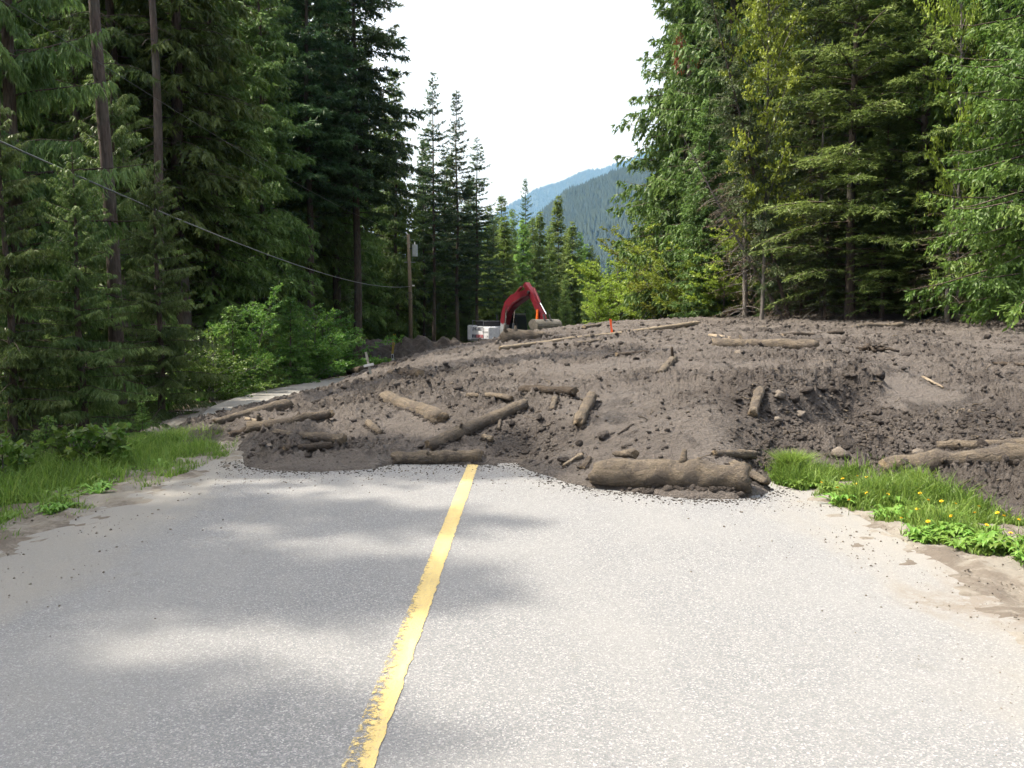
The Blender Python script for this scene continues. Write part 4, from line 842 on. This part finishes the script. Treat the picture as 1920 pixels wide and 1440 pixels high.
tree('hemlock_tree', 'baretrunk', 'tall darker bare trunk just right of the thick one', *at(306, 23), 21, 2.3, .95, group=LG)
tree('hemlock_tree', 'hem2', 'shaggy hemlock right of the darker bare trunk', *at(345, 25), 20.5, 2.3, 1.1, group=LG)
tree('hemlock_tree', 'hem1', 'dense dark hemlock filling the gap above the cable', *at(410, 27), 16.5, 1.0, 1.05, group=LG)
tree('hemlock_tree', 'hem1', 'dense hemlock rising behind the vine maple', *at(500, 32), 18, 3.0, .85, group=LG)
tree('hemlock_tree', 'hem2', 'hemlock with a grey trunk left of the slim straight trunk', *at(632, 46), 26, 4.0, .9, group=LG)
tree('fir_tree', 'firtall', 'tallest dark fir with a slim straight trunk at the edge of the sky', *at(672, 43), 27, 1.0, .95, group=LG)
tree('fir_tree', 'firtall', 'tall dark fir left of the tallest edge fir', *at(585, 40), 25, 2.0, .85, group=LG)
tree('hemlock_tree', 'hem1', 'rounded hemlock behind the utility pole', *at(745, 62), 21.5, 2.0, .8, group=LG)
tree('fir_tree', 'fir2', 'slender sparse fir with the highest of the three thin tops', *at(815, 64), 21.5, 1.0, .95, group=LG)
tree('fir_tree', 'fir1', 'sparse fir in the middle of the three thin tops', *at(858, 66), 20.8, 2.0, .95, group=LG)
tree('fir_tree', 'fir2', 'broad sparse fir leaning out toward the open sky', *at(895, 68), 17.5, 3.4, 1.2, group=LG)
tree('fir_tree', 'fir1', 'short dark fir beside the sparse fir tops', *at(796, 68), 17.5, .5, .8, group=LG)
tree('fir_tree', 'fir1', 'pale distant fir spire left of the blue mountain', *at(985, 112), 22.0, .5, .8, group=LG)
for i, (px, d, h, lb) in enumerate([(945, 82, 13, 'cedar just behind the excavator cab'), (1012, 95, 15.3, 'light green cedar spire directly above the excavator arm'), (1046, 104, 18.5, 'narrow cedar spire with the sharpest top before the mountain'), (1072, 98, 14.5, 'light cedar spire right of the sharp one'),
                                   (980, 88, 13.5, 'cedar spire in front of the pale distant fir'), (1098, 108, 12.5, 'low cedar at the right end of the far tree line'), (915, 78, 12, 'dark cedar left of the excavator boom')]):
    tree('cedar_tree', 'spire', lb, *at(px, d), h, i * 1.3, 1.35 if i in (0, 4, 5) else 1.15, group='far cedars behind the excavator', crown_mat='cedarlit')
# --- forest mass on the left and at the back
fl = [(95, 27, 21, 'hem1'), (20, 24, 20, 'hem1'), (-60, 27, 20, 'hem1'), (150, 33, 24, 'hem1'), (265, 34, 24, 'hem1'), (355, 36, 24, 'hem1'), (445, 40, 25, 'hem1'), (540, 45, 26, 'hem1'), (20, 38, 25, 'hem1'), (90, 44, 26, 'hem2'), (200, 45, 26, 'hem1'), (300, 47, 27, 'hem1'), (390, 50, 27, 'hem1'), (480, 53, 27, 'hem1'),
      (570, 56, 27, 'hem1'), (650, 58, 25, 'hem1'), (-30, 55, 27, 'hem1'), (120, 58, 28, 'hem1'), (240, 60, 28, 'hem1'), (345, 63, 28, 'hem1'), (440, 66, 28, 'hem1'), (530, 68, 28, 'hem1'), (615, 70, 28, 'hem1'), (690, 68, 24, 'hem1'), (730, 74, 21, 'hem1'), (790, 80, 15, 'hem1'), (840, 84, 14, 'hem1'), (880, 88, 14, 'hem1'), (925, 98, 15, 'hem1'),
      (940, 86, 15.8, 'hem1'), (960, 92, 15.2, 'cedar2'), (998, 94, 14.5, 'cedar2'), (1030, 99, 14.2, 'cedar2'), (1064, 100, 14.0, 'cedar2'), (1086, 104, 13.8, 'cedar2'), (1108, 108, 12.2, 'cedar2'), (800, 72, 18.5, 'hem1'), (845, 76, 18.0, 'hem1'), (884, 80, 16.5, 'hem1'), (918, 84, 14.5, 'hem1'), (835, 72, 17.5, 'fir1'), (880, 75, 15.5, 'fir1'), (925, 78, 12.5, 'fir2'), (760, 72, 12, 'cedar2'), (810, 76, 13, 'cedar2'), (850, 80, 13, 'hem1'), (895, 84, 13, 'cedar2'), (935, 90, 13, 'cedar2'), (970, 95, 12, 'hem1'), (1005, 100, 12, 'cedar2'), (1040, 105, 12, 'hem1'), (1085, 112, 12, 'cedar2'), (1115, 120, 11, 'cedar2'), (1140, 125, 11, 'hem1'), (1060, 92, 8, 'cedar2'), (1020, 88, 7, 'cedar2'), (985, 84, 7, 'hem1'), (1100, 96, 7, 'cedar2'), (1160, 110, 12, 'cedar2'), (1190, 100, 13, 'hem1'), (1220, 80, 14, 'cedar2'), (965, 110, 14, 'spire'), (1030, 118, 15, 'spire'), (1060, 125, 16, 'spire'), (1120, 130, 12, 'spire'), (1000, 125, 15, 'spire'), (1090, 122, 13, 'spire')]
for i, (px, d, h, kk) in enumerate(fl):
    lb, gr = ('dark conifer deep in the forest to the left of the utility pole', 'conifers deep in the left forest') if px < 745 else ('conifer in the tree line behind the excavator between pole and mountain', 'conifers behind the excavator') if px < 1130 else ('conifer in the distance right of the yellow-green saplings', 'conifers right of the gap')
    tree('forest_tree', kk, lb, *at(px, d), h, i * 1.7, 1.0 if kk != 'hem1' else rng.uniform(.85, 1.1), group=gr, crown_mat='cedarlit' if ((kk == 'cedar2' and px > 950) or kk == 'spire') else None)
for i, (px, d, h) in enumerate([(740, 66, 9), (790, 70, 8), (835, 68, 9), (880, 74, 8), (700, 60, 9), (640, 52, 8), (560, 42, 8), (450, 34, 8), (380, 30, 7), (600, 48, 9), (310, 29, 7), (500, 38, 8)]):
    tree('young_hemlock', 'cedar2', 'young dark understorey conifer filling in below the tall trunks', *at(px, d), h, i * 2.1, 1.1, group='young conifers under the left forest')
for i, (x, y, h, kk) in enumerate([(-9.9, 9.4, 17.5, 'fir2'), (-11.4, 7.5, 19, 'fir2'), (-12.6, 10.6, 21, 'fir2'), (-10.2, 5.6, 17, 'fir2'), (-12.6, 4.2, 20.5, 'fir2'), (-9.6, 3.2, 15.5, 'fir2'), (-11.8, 1.6, 18.5, 'fir2'), (-14.8, 6.4, 24, 'fir2'), (-10.0, -1.5, 15, 'fir1')]):
    tree('roadside_fir', kk, 'roadside fir of the left forest beside the near road', x, y, h, i * 1.3, 1.0, group='firs beside the near road')
# --- right side
big = tree('cedar_tree', 'cedar1', 'big cedar whose ragged edge stands against the sky', *at(1285, 40), 26, .2, .95, group=RG)
tree('cedar_tree', 'cedar1', 'cedar just right of the big ragged-edged cedar', *at(1365, 37), 26, 1.7, .95, group=RG)
tree('cedar_tree', 'cedar2', 'lower cedar at the foot of the big ragged-edged cedar', *at(1322, 34), 9.0, 3.0, 1.3, group=RG)
tree('birch_tree', 'birch', 'yellow-green birch crown high among the right conifers', *at(1428, 28.5), 18.5, .6, .60, group=RG)
tree('fir_tree', 'firnear2', 'blue-green spruce behind the yellow-green birch', *at(1515, 31), 21, .9, .9, group=RG)
tree('fir_tree', 'firnear', 'fir with flat spreading sunlit boughs at the centre of the right forest', *at(1588, 27), 18, .6, .92, group=RG)
tree('fir_tree', 'firnear', 'fir with light boughs right of the central fir', *at(1718, 26), 18, 2.5, .85, group=RG)
tree('leaning_fir', 'firnear2', 'thin fir leaning left with a bare grey lower trunk', *at(1478, 28.5), 13.5, .4, .62, (0, -15), group=RG)
tree('leaning_fir', 'deadfir', 'thin dead trunk leaning further left behind the leaning fir', *at(1468, 29), 7.4, 1.4, .8, (0, -30), group=RG)
tree('birch_tree', 'birch', 'birch with a pale trunk near the right edge', *at(1795, 24), 19, 2.6, .34, (0, -2), group=RG)
tree('cedar_tree', 'cedarnear', 'bright green cedar hanging in at the right edge', *at(1945, 20.5), 16, .5, .9, group=RG)
tree('cedar_tree', 'cedarnear', 'bright green cedar between the right edge and the spreading firs', *at(1858, 24.5), 18, 2.0, .82, group=RG)
tree('fir_tree', 'firnear', 'young fir with low light boughs right of the central trunk', *at(1650, 26.2), 7.5, 1.2, 1.0, group=RG)
tree('fir_tree', 'firnear', 'small fir with boughs almost touching the mud below the light fir', *at(1708, 25.4), 5.5, 2.2, 1.2, group=RG)
tree('fir_tree', 'firnear2', 'small grey-green fir just left of the central trunk', *at(1545, 27.5), 6.0, .3, 1.1, group=RG)
tree('dead_fir', 'deadfir', 'tangle of brown dead boughs at the foot of the right trees', *at(1775, 24.0), 4.2, .5, 1.7, group=RG)
tree('dead_fir', 'deadfir', 'grey dead twiggy fir left of the leaning trunks', *at(1395, 31), 7.5, 1.5, 1.3, group=RG)
tree('dead_fir', 'deadfir', 'grey dead twiggy fir between the leaning fir and the central fir', *at(1535, 28), 8.0, 2.5, 1.1, group=RG)
for i, (px, d, h, kk) in enumerate([(1300, 50, 26, 'cedar1'), (1390, 46, 26, 'cedar1'), (1470, 42, 25, 'hem1'), (1550, 38, 24, 'hem1'), (1640, 36, 23, 'hem1'), (1730, 34, 22, 'hem1'), (1830, 32, 22, 'hem1'), (1940, 30, 21, 'hem1'), (1440, 38, 23, 'hem1'), (1530, 34, 20, 'cedar2'), (1640, 31, 20, 'cedar2'), (1690, 30, 20, 'cedar2'), (1770, 29, 20, 'cedar2'), (1880, 28, 20, 'cedar2'), (2000, 26, 19, 'cedar2'), (1470, 33, 9, 'cedar2'), (1560, 32, 8, 'hem1'), (1640, 29, 7, 'hem1'), (1820, 28, 7, 'hem1'), (1900, 27, 8, 'cedar2'), (1735, 30, 8, 'hem1'), (1420, 40, 9, 'cedar2'), (1500, 30.5, 5.5, 'firnear2'), (1560, 29.5, 4.8, 'cedar2'), (1625, 28.5, 5.2, 'firnear2'), (1675, 28, 4.6, 'cedar2'), (1740, 27.5, 4.6, 'firnear2'), (1445, 31.5, 5.5, 'cedar2'), (1815, 26.5, 5, 'cedar2'),
                                   (1350, 60, 27, 'cedar1'), (1450, 58, 27, 'hem1'), (1560, 52, 27, 'hem1'), (1660, 48, 26, 'hem1'), (1760, 45, 25, 'hem1'), (1870, 42, 25, 'hem1'), (1980, 40, 25, 'hem1')]):
    tree('forest_tree', kk, 'conifer standing deep behind the front row of right-hand trees', *at(px, d), h, i * 1.9, rng.uniform(.85, 1.05), group='conifers deep in the right forest')
for i, (px, d, h, kk, lb) in enumerate([(1150, 50, 6.6, 'sapling', 'sunlit yellow-green sapling standing alone at the right of the gap'), (1122, 47, 3.6, 'sapling', 'smallest yellow-green sapling beside the distant gap'), (1205, 46, 5.2, 'sapling', 'yellow-green sapling at the foot of the big right cedar'),
                                       (1245, 40, 5.0, 'sapling', 'loose pale sapling in front of the big right cedar'), (1290, 36, 4.2, 'sapling', 'light green leafy sapling below the right cedars'), (1352, 33.5, 4.2, 'sapling', 'small leafy sapling at the forest foot left of the leaning fir'), (1225, 55, 8, 'birch', 'taller birch behind the right-hand saplings')]):
    tree('sapling', kk, lb, *at(px, d), h, i * 1.1, 1.1, group='leafy saplings along the forest edge')
bpy.context.view_layer.update()
r = np.random.default_rng(8)
for (px, py, nn) in ((1274, 98, 150), (1308, 122, 60)):
    c = W(px, py, 37.2); P = c + r.standard_normal((nn, 3)) * np.array([.13, .13, .32]); d = norm(r.standard_normal((nn, 3)) * .5 + np.array([0, 0, -1])); sd_ = norm(np.cross(d, r.standard_normal((nn, 3)))) * .035
    o = link('dead_spray', mesh_np('dead_spray', np.stack([P - sd_, P + sd_, P + d * .22], 1).reshape(-1, 3), np.arange(3 * nn).reshape(-1, 3), [M['rust']], False, {'tint': np.repeat(r.random(nn), 3)}), big); o.matrix_parent_inverse = big.matrix_world.inverted(); o['label'] = 'rust-brown dead spray'
# --- shrubs on the left
for i, (px, d, h, kk, lb, m) in enumerate([(490, 21.5, 3.6, 'sapling', 'vine maple with yellow-green leaves above the pale roadway', 0), (622, 31, 2.7, 'shrub', 'bright green leafy shrub nearest the white cross', 0), (585, 28, 2.3, 'shrub', 'leafy shrub left of the one by the white cross', 0), (560, 25, 2.8, 'cedling', 'young cedar between the vine maple and the leafy shrubs', 0),
                                          (530, 23, 2.2, 'cedling', 'small cedar seedling under the vine maple', 0), (455, 20.5, 2.4, 'cedling', 'dark seedling cedar left of the vine maple', 0), (415, 19, 1.8, 'shrub', 'low green shrub at the bend of the pale roadway', 0), (585, 34, 2.4, 'shrub', 'green shrub half hidden behind the other leafy shrubs', 0)]):
    x, y = at(px, d); x = min(x, float(np.interp(y, LE[:, 0], LE[:, 1])) - .6); tree('shrub' if kk == 'shrub' else 'young_tree', kk, lb, x, y, h * (.85 if i == 0 else 1), i * 1.4, .9 if i == 0 else 1.1, crown_mat='leafgreen' if i == 0 else None, cat='shrub', group='shrubs beside the pale roadway')

# ------------------------------------------------------------------ grass, weeds, flowers
def blades(name, label, P, hgt, wid, seed, lean=.5):
    r = np.random.default_rng(seed); n = len(P); a = r.uniform(0, 6.28, n); b = r.uniform(0, 6.28, n); h = hgt * np.exp(.42 * r.standard_normal(n)) * .8; stalk_ = r.random(n) < .035; h = np.minimum(np.where(stalk_, h * 1.6, h), .34); w = np.where(stalk_, .5, 1) * wid * r.uniform(.6, 1.3, n)
    d = np.stack([np.cos(a), np.sin(a), 0 * a], -1); s = np.stack([np.cos(b), np.sin(b), 0 * b], -1) * w[:, None] * .5; le = (lean * r.uniform(.1, 1.2, n) * h)[:, None]
    z = np.array([0, 0, 1.0]); m = P + z * (h * .55)[:, None] + d * le * .35; t = P + z * (h * (1 - .25 * lean))[:, None] + d * le
    V = np.stack([P - s, P + s, m + s * .8, m - s * .8, t], 1).reshape(-1, 3); k = np.arange(n)[:, None] * 5
    tint = np.clip(.45 + .25 * r.standard_normal(n) + .25 * fbm2(P[:, 0] * 2, P[:, 1] * 2, 2, seed), 0, 1); ta = np.stack([tint - .12, tint - .12, tint, tint, tint + .12], 1).ravel()
    o = link(name, mesh_np(name, V, [k + np.array([[0, 1, 2, 3]]), k + np.array([[3, 2, 4]])], [M['grass']], False, {'tint': np.clip(ta, 0, 1)})); return tag(o, label, 'grass', None, 'stuff')
def strip(n, y0, y1, edge, side, w0, w1, seed, dens):
    r = np.random.default_rng(seed); y = r.uniform(y0, y1, n); u = r.random(n); e = np.interp(y, edge[:, 0], edge[:, 1]); x = e + side * (np.interp(y, *w0) + u * (np.interp(y, *w1) - np.interp(y, *w0)))
    k = fbm2(x * 1.7, y * 1.7, 3, seed) + .55 * sstep(0, .3, u) - .12 + .4 * dens; m = r.random(n) < np.clip(k * 1.6, 0, 1)
    x, y, u = x[m], y[m], u[m]; return x, y, u
x, y, u = strip(64000, 3.0, 11.2, LE, -1, ([3, 11], [.0, -.05]), ([3, 9, 11], [2.8, 2.2, 1.0]), 31, .6)
z = np.minimum(ground_z(0 * x, y) * (1 - u) + terrain_z(x, y) * u, 0) - .03
hb = .07 + .16 * sstep(.0, .7, u) + .10 * fbm2(x * 1.3, y * 1.3, 3, 5)
blades('left_grass', 'bright green grass along the left verge', np.stack([x, y, z], -1), np.maximum(hb, .05), .009, 1, .7)
gp = np.array([(RE_y, 0) for RE_y in (0,)])
# right-hand grass lies between the shoulder and the mud
r = np.random.default_rng(77); n = 60000
gpoly = [G(*p) for p in [(1452, 908), (1500, 920), (1560, 948), (1610, 978), (1660, 992), (1729, 1030), (1800, 1046), (1890, 1052), (1960, 1085), (2120, 1120)]]
gp = np.array(gpoly); back = np.array([G(*p) for p in [(1462, 894), (1525, 893), (1560, 902), (1640, 905), (1690, 915), (1740, 945), (1820, 965), (1900, 985), (1960, 1000), (2120, 1040)]])
tt = r.uniform(0, 9, n) ** 1.0; i0 = tt.astype(int); f = (tt - i0)[:, None]; A0 = gp[i0] * (1 - f) + gp[i0 + 1] * f; B0 = back[i0] * (1 - f) + back[i0 + 1] * f
u = r.random(n) ** .9; P2 = A0 * (1 - u[:, None]) + (B0 + (B0 - A0) * .12) * u[:, None]
k = fbm2(P2[:, 0] * 2.1, P2[:, 1] * 2.1, 3, 88) * 1.5 - .02 + .5 * sstep(0, .35, u); m = r.random(n) < np.clip(k, 0, 1); P2 = P2[m]; u = u[m]
sdg = signed(P2[:, 0], P2[:, 1]); zz = np.where(sdg > .05, mud_z(P2[:, 0], P2[:, 1]) - .02, ground_z(P2[:, 0], P2[:, 1]) - .0)
tall = np.exp(-((P2 - G(1490, 880)) ** 2).sum(1) / .05) * .03 + np.exp(-((P2 - G(1660, 940)) ** 2).sum(1) / .04) * .10
hb = .04 + .075 * sstep(0, .5, u) + tall + .10 * fbm2(P2[:, 0] * 1.5, P2[:, 1] * 1.5, 2, 6)
tc = G(1492, 903); nt = 2600; ta_ = r.uniform(0, 6.28, nt); tr_ = np.abs(r.standard_normal(nt)) * .13; TP = np.stack([tc[0] + np.cos(ta_) * tr_ * 1.0, tc[1] + .12 + np.sin(ta_) * tr_], -1)
P2 = np.vstack([P2, TP]); zz = np.concatenate([zz, np.maximum(ground_z(TP[:, 0], TP[:, 1]), np.where(signed(TP[:, 0], TP[:, 1]) > .02, mud_z(TP[:, 0], TP[:, 1]) - .05, -9))]); hb = np.concatenate([hb, .30 * np.exp(-(tr_ / .16) ** 2) + .07]); u = np.concatenate([u, np.ones(nt)])
blades('right_grass', 'lush bright green grass between the shoulder and the mud', np.column_stack([P2, zz]), np.maximum(hb, .04), .009, 2, .7)
# stray tufts on the shoulder and forest floor greenery
GP = np.column_stack([P2, zz]); gu = u
fl_me = None
def dandelion_mesh():
    r = np.random.default_rng(5); V = []; Fq = []
    for ring, (el, nn, l) in enumerate(((.25, 14, .018), (.7, 12, .015), (1.2, 7, .010))):
        for i in range(nn):
            a = i / nn * 6.283 + ring; d = np.array([math.cos(a) * math.cos(el), math.sin(a) * math.cos(el), math.sin(el)]); s = np.array([-math.sin(a), math.cos(a), 0]) * .0035
            o = len(V); V += [s * .4, -s * .4, d * l - s, d * l + s]; Fq.append([o, o + 1, o + 2, o + 3])
    return mesh_np('flower_head', np.array(V), np.array(Fq), [M['dandelion']])
dm = dandelion_mesh(); V, fs = tube([[0, 0, 0], [.004, 0, .5], [0, 0, 1]], [.0025, .002, .002], 5); k = NT('green_stem'); k.col((.14, .22, .05)); sm = mesh_np('stem', V, fs, [k.m], True)
spots = [(1580, 898), (1608, 893), (1625, 895), (1605, 908), (1655, 920), (1665, 927), (1740, 938), (1725, 925), (1765, 940), (1792, 945), (1835, 950), (1720, 955), (1592, 938), (1540, 905), (1783, 968), (1828, 962), (1870, 962), (1882, 968), (1910, 975), (1740, 978), (1690, 972), (1625, 925), (1570, 915), (1850, 985), (1895, 1000)]
for i, (px, py) in enumerate(spots):
    a, b = ray(px, py); d = min((EYE - .12) / -b, 9.0); x, yv = a * d, d; g0 = float(max(ground_z(x, yv), mud_z(x, yv) if signed(np.array([x]), np.array([yv]))[0] > 0 else -9)); h = EYE + b * d - g0
    e = tag(empty('dandelion', (x, yv, g0)), 'yellow dandelion in the right-hand grass', 'dandelion', 'dandelions in the right-hand grass')
    o = link('stem', sm, e); o.scale = (1, 1, max(h, .05)); o = link('flower_head', dm, e, (0, 0, max(h, .05))); o.rotation_euler = (rng.uniform(-.5, .6), rng.uniform(-.5, .5), i); o.scale = (.85,) * 3
# broad-leaved weeds: rosettes
def rosette(seed, n, l, w, elev):
    r = np.random.default_rng(seed); V = []; Fq = []; tv = []
    for i in range(n):
        a = i / n * 6.283 * 1.62 + r.uniform(-.3, .3); el = elev * r.uniform(.5, 1.4); L_ = l * r.uniform(.6, 1.15); d = np.array([math.cos(a), math.sin(a), 0]); s = np.array([-math.sin(a), math.cos(a), 0])
        for q, (t, ww, zz_) in enumerate(((0, .12, 0), (.3, .7, .22), (.62, 1, .34), (.88, .6, .30), (1.0, .05, .22))):
            c = d * L_ * t * math.cos(el) + np.array([0, 0, L_ * zz_ * math.sin(el) * 2.2]); V += [c - s * w * ww * .5, c + np.array([0, 0, -.006 * ww]), c + s * w * ww * .5]; tv += [r.uniform(.3, .7)] * 3
        o = i * 15
        for q in range(4): Fq += [[o + q * 3, o + q * 3 + 1, o + q * 3 + 4, o + q * 3 + 3], [o + q * 3 + 1, o + q * 3 + 2, o + q * 3 + 5, o + q * 3 + 4]]
    return mesh_np('leaves', np.array(V), np.array(Fq), [M['grass']], True, {'tint': np.array(tv)})
ros = [rosette(i, 12 + i * 2, .16, .03, .7) for i in range(4)]
sel = rng.choice(np.nonzero(gu < .6)[0], 90, replace=False)
pl = [GP[i] for i in sel]
for i in range(60):
    yv = rng.uniform(4.5, 9.6); xv = np.interp(yv, LE[:, 0], LE[:, 1]) - rng.uniform(.15, 1.0); pl.append(np.array([xv, yv, float(min(ground_z(xv, yv), 0)) - .02]))
for i, p in enumerate(pl):
    side = 'right' if p[0] > 0 else 'left'
    o = link('weed', ros[i % 4], None, p); o.rotation_euler = (0, 0, rng.uniform(0, 6.28)); s = rng.uniform(.6, 1.25); o.scale = (s, s, s)
    tag(o, f'broad-leaved green weed rosette in the {side}-hand grass', 'weed', f'weeds in the {side}-hand grass')
# leafy plants standing up behind the left grass
def stalk(seed, H, n, ls, lw):
    r = np.random.default_rng(seed); V = []; Fq = []; tv = []
    for i in range(n):
        z = H * (.2 + .8 * i / n); a = i * 2.4 + r.uniform(-.4, .4); d = np.array([math.cos(a), math.sin(a), .25]); s = np.array([-math.sin(a), math.cos(a), 0]); L_ = ls * r.uniform(.7, 1.2); c = np.array([.06 * math.sin(z * 4), 0, z]) + d * .04
        o = len(V); V += [c, c + d * L_ * .45 + s * lw * .5, c + d * L_ - np.array([0, 0, .3 * L_]), c + d * L_ * .45 - s * lw * .5]; Fq.append([o, o + 1, o + 2, o + 3]); tv += [r.uniform(.35, .9)] * 4
    return mesh_np('leaves', np.array(V), np.array(Fq), [M['leafgreen']], False, {'tint': np.array(tv)})
for i, (px, py, d, h, lb) in enumerate([(140, 880, 8.6, .50, 'tall leafy weed with heart-shaped leaves in the left grass'), (198, 870, 8.8, .42, 'leafy weed with bright round leaves right of the tall one'), (222, 862, 9.0, .42, 'rightmost bright leafy weed behind the left grass'), (15, 900, 8.0, .55, 'leafy weed cut by the left edge of the photo'), (175, 868, 9.1, .3, 'short leafy weed between the taller left ones'), (30, 880, 8.6, .35, 'low leafy weed near the left edge')]):
    a, _ = ray(px, py); x = a * d; g0 = float(terrain_z(x, d)) - .05; e = tag(empty('leafy_weed', (x, d, g0), i), lb, 'weed')
    cm, tm, H0 = PROTO['weedling']; e.scale = ((h + .12) / H0,) * 3; link('leaves', cm, e); link('stem', tm, e)
tree('cedar_seedling', 'cedling', 'pale feathery cedar seedling behind the left grass', *at(65, 9.4), .85, 1.0, 1.1, (8, 14), cat='seedling', z=-.35)
tree('cedar_seedling', 'cedling', 'tiny dry seedling at the end of the left grass by the mud', *at(262, 10.6), .75, 2.0, 1.0, cat='seedling', z=-.25)
# undergrowth on the forest floor, a mass nobody could count
r = np.random.default_rng(99); n = 26000; y = r.uniform(10, 62, n); x = np.interp(y, LE[:, 0], LE[:, 1]) - 1.4 - r.exponential(4.0, n); m = (fbm2(x * .5, y * .5, 3, 91) > -.25); x, y = x[m], y[m]
x = np.where(y < 17, -40.0, x); P3 = np.stack([x, y, terrain_z(x, y) - .05], -1); o = blades('undergrowth', 'dark green undergrowth on the forest floor to the left', P3, .45, .10, 9, 1.0); o.data.materials[0] = M['leafgreen']

# ------------------------------------------------------------------ grit on the road
r = np.random.default_rng(12); NS = 4200
x = np.where(r.random(NS) < .6, 2.35 + .42 * r.standard_normal(NS), -3.1 + .5 * r.standard_normal(NS)); y = 2.2 + 7 * r.random(NS)
m = r.random(NS) < .28; y = np.where(m, 8.6 - .5 * np.abs(r.standard_normal(NS)), y); x = np.where(m, r.uniform(-3, 2.3, NS), x)
sz = (.0025 + .0085 * r.random(NS) ** 4) * np.clip(y / 6, .45, 1); VV = np.stack([lump(iv1, 300 + i) for i in range(6)])[np.arange(NS) % 6] * sz[:, None, None]
keepg = (fbm2(x * 1.8, y * 1.8, 3, 333) > -.02) | m; x = np.where(keepg, x, 3.3 + .3 * r.standard_normal(NS)); y = np.where(keepg, y, 4.4 + .5 * r.standard_normal(NS)); gzr = np.where((x > 2.6) | (x < -3.3), .012, .001); VV = VV + np.stack([x, y, gzr + ground_z(0 * x, y)], -1)[:, None]
tag(link('road_grit', mesh_np('road_grit', VV.reshape(-1, 3), (if1[None] + (np.arange(NS) * len(iv1))[:, None, None]).reshape(-1, 3), [M['stone']])), 'fine mud crumbs and grit scattered on the road edges', 'grit', None, 'stuff')

r = np.random.default_rng(21); NS = 3600; fr = np.array([G(*q) for q in front[:17]]); i0 = r.integers(0, 16, NS); f = r.random((NS, 1)); Pq = fr[i0] * (1 - f) + fr[i0 + 1] * f
off_ = r.exponential(.13, NS); Pq[:, 1] -= off_; Pq[:, 0] += .1 * r.standard_normal(NS); sz = (.002 + .011 * r.random(NS) ** 4) * np.exp(-off_ * 1.2); VV = np.stack(lv)[np.arange(NS) % 12] * sz[:, None, None] * np.array([1.4, 1.4, .6]) + np.column_stack([Pq, np.full(NS, .002)])[:, None]
tag(link('mud_splatter', mesh_np('mud_splatter', VV.reshape(-1, 3), (if1[None] + (np.arange(NS) * len(iv1))[:, None, None]).reshape(-1, 3), [M['mud']], True, {'dry': np.full(NS * len(iv1), .2)})), 'flecks of mud splattered on the asphalt along the slide toe', 'mud splatter', None, 'stuff')
# ------------------------------------------------------------------ mountains and air
def hill(name, label, d, prof, depth, seed, ntree, hs):
    pxs = np.linspace(700, 1700, 120); us = np.linspace(-1, .6, 60); PXg, Ug = np.meshgrid(pxs, us); Yg = d + Ug * depth; Xg = (PXg - 960) / F * d * (1 + .15 * Ug)
    crest = np.interp(pxs, *prof); zc = EYE + (HORIZON - crest) / F * d; Zg = -20 + (zc[None] + 20) * np.clip(1 - np.abs(Ug) ** 1.25, 0, 1) + d * .006 * fbm2(Xg / d * 14, Yg / d * 14, 4, seed) * (1 - Ug ** 2)
    tag(link(name, mesh_np(name, np.stack([Xg, Yg, Zg], -1).reshape(-1, 3), grid_faces(60, 120), [M['hill']], True)), label, None, None, 'structure')
    r = np.random.default_rng(seed); i = r.integers(0, 40, ntree); i = (40 * r.random(ntree) ** .6).astype(int).clip(0, 39); j = r.integers(int(120 * .22), int(120 * .58), ntree); fi, fj = r.random(ntree), r.random(ntree)
    def bil(A): return A[i, j] * (1 - fi) * (1 - fj) + A[i + 1, j] * fi * (1 - fj) + A[i, j + 1] * (1 - fi) * fj + A[i + 1, j + 1] * fi * fj
    P = np.stack([bil(Xg), bil(Yg), bil(Zg) - 2], -1); h = hs * r.uniform(.5, 1.2, ntree); w = h * r.uniform(.16, .26, ntree); a = np.linspace(0, 6.283, 5, endpoint=False)
    ring = np.stack([np.cos(a), np.sin(a), 0 * a], -1); V = np.concatenate([P[:, None] + ring[None] * w[:, None, None], (P + np.array([0, 0, 1]) * h[:, None])[:, None]], 1).reshape(-1, 3)
    f = np.array([[q, (q + 1) % 5, 5] for q in range(5)]); f = (f[None] + (np.arange(ntree) * 6)[:, None, None]).reshape(-1, 3)
    tag(link('far_forest', mesh_np('far_forest', V, f, [M['hill']])), label.replace('hillside', 'trees on the hillside').replace('ridge', 'trees on the ridge'), 'forest', None, 'stuff')
hill('hill_near', 'dark blue-green wooded hillside in the gap between the forests', 2200, ([700, 960, 1010, 1060, 1185, 1300, 1700], [560, 470, 420, 375, 330, 290, 200]), 900, 3, 11000, 24)
hill('hill_far', 'hazy blue mountain ridge behind the nearer slope', 8000, ([700, 900, 960, 1000, 1190, 1300, 1700], [480, 430, 392, 364, 302, 270, 180]), 2600, 4, 9000, 38)
b = MB(); b.box((0, 5200, 1140), (16000, 11400, 2360)); hz = b.build('haze', M['hill']); hz.data.materials.clear()
hm = bpy.data.materials.new('valley_haze'); hm.use_nodes = True; hn = hm.node_tree; hn.nodes.clear(); ho = hn.nodes.new('ShaderNodeOutputMaterial'); hv = hn.nodes.new('ShaderNodeVolumePrincipled')
hv.inputs['Color'].default_value = (.24, .52, 1, 1); hv.inputs['Density'].default_value = .00008; hv.inputs['Absorption Color'].default_value = (1, 1, 1, 1); hv.inputs['Anisotropy'].default_value = .3
hn.links.new(hv.outputs[0], ho.inputs['Volume']); hz.data.materials.append(hm); tag(hz, 'thin blue haze filling the valley air', 'haze', None, 'stuff')
print('total tris', sum(sum(len(p.vertices) - 2 for p in []) or len(m.loops) - 2 * len(m.polygons) for m in bpy.data.meshes))
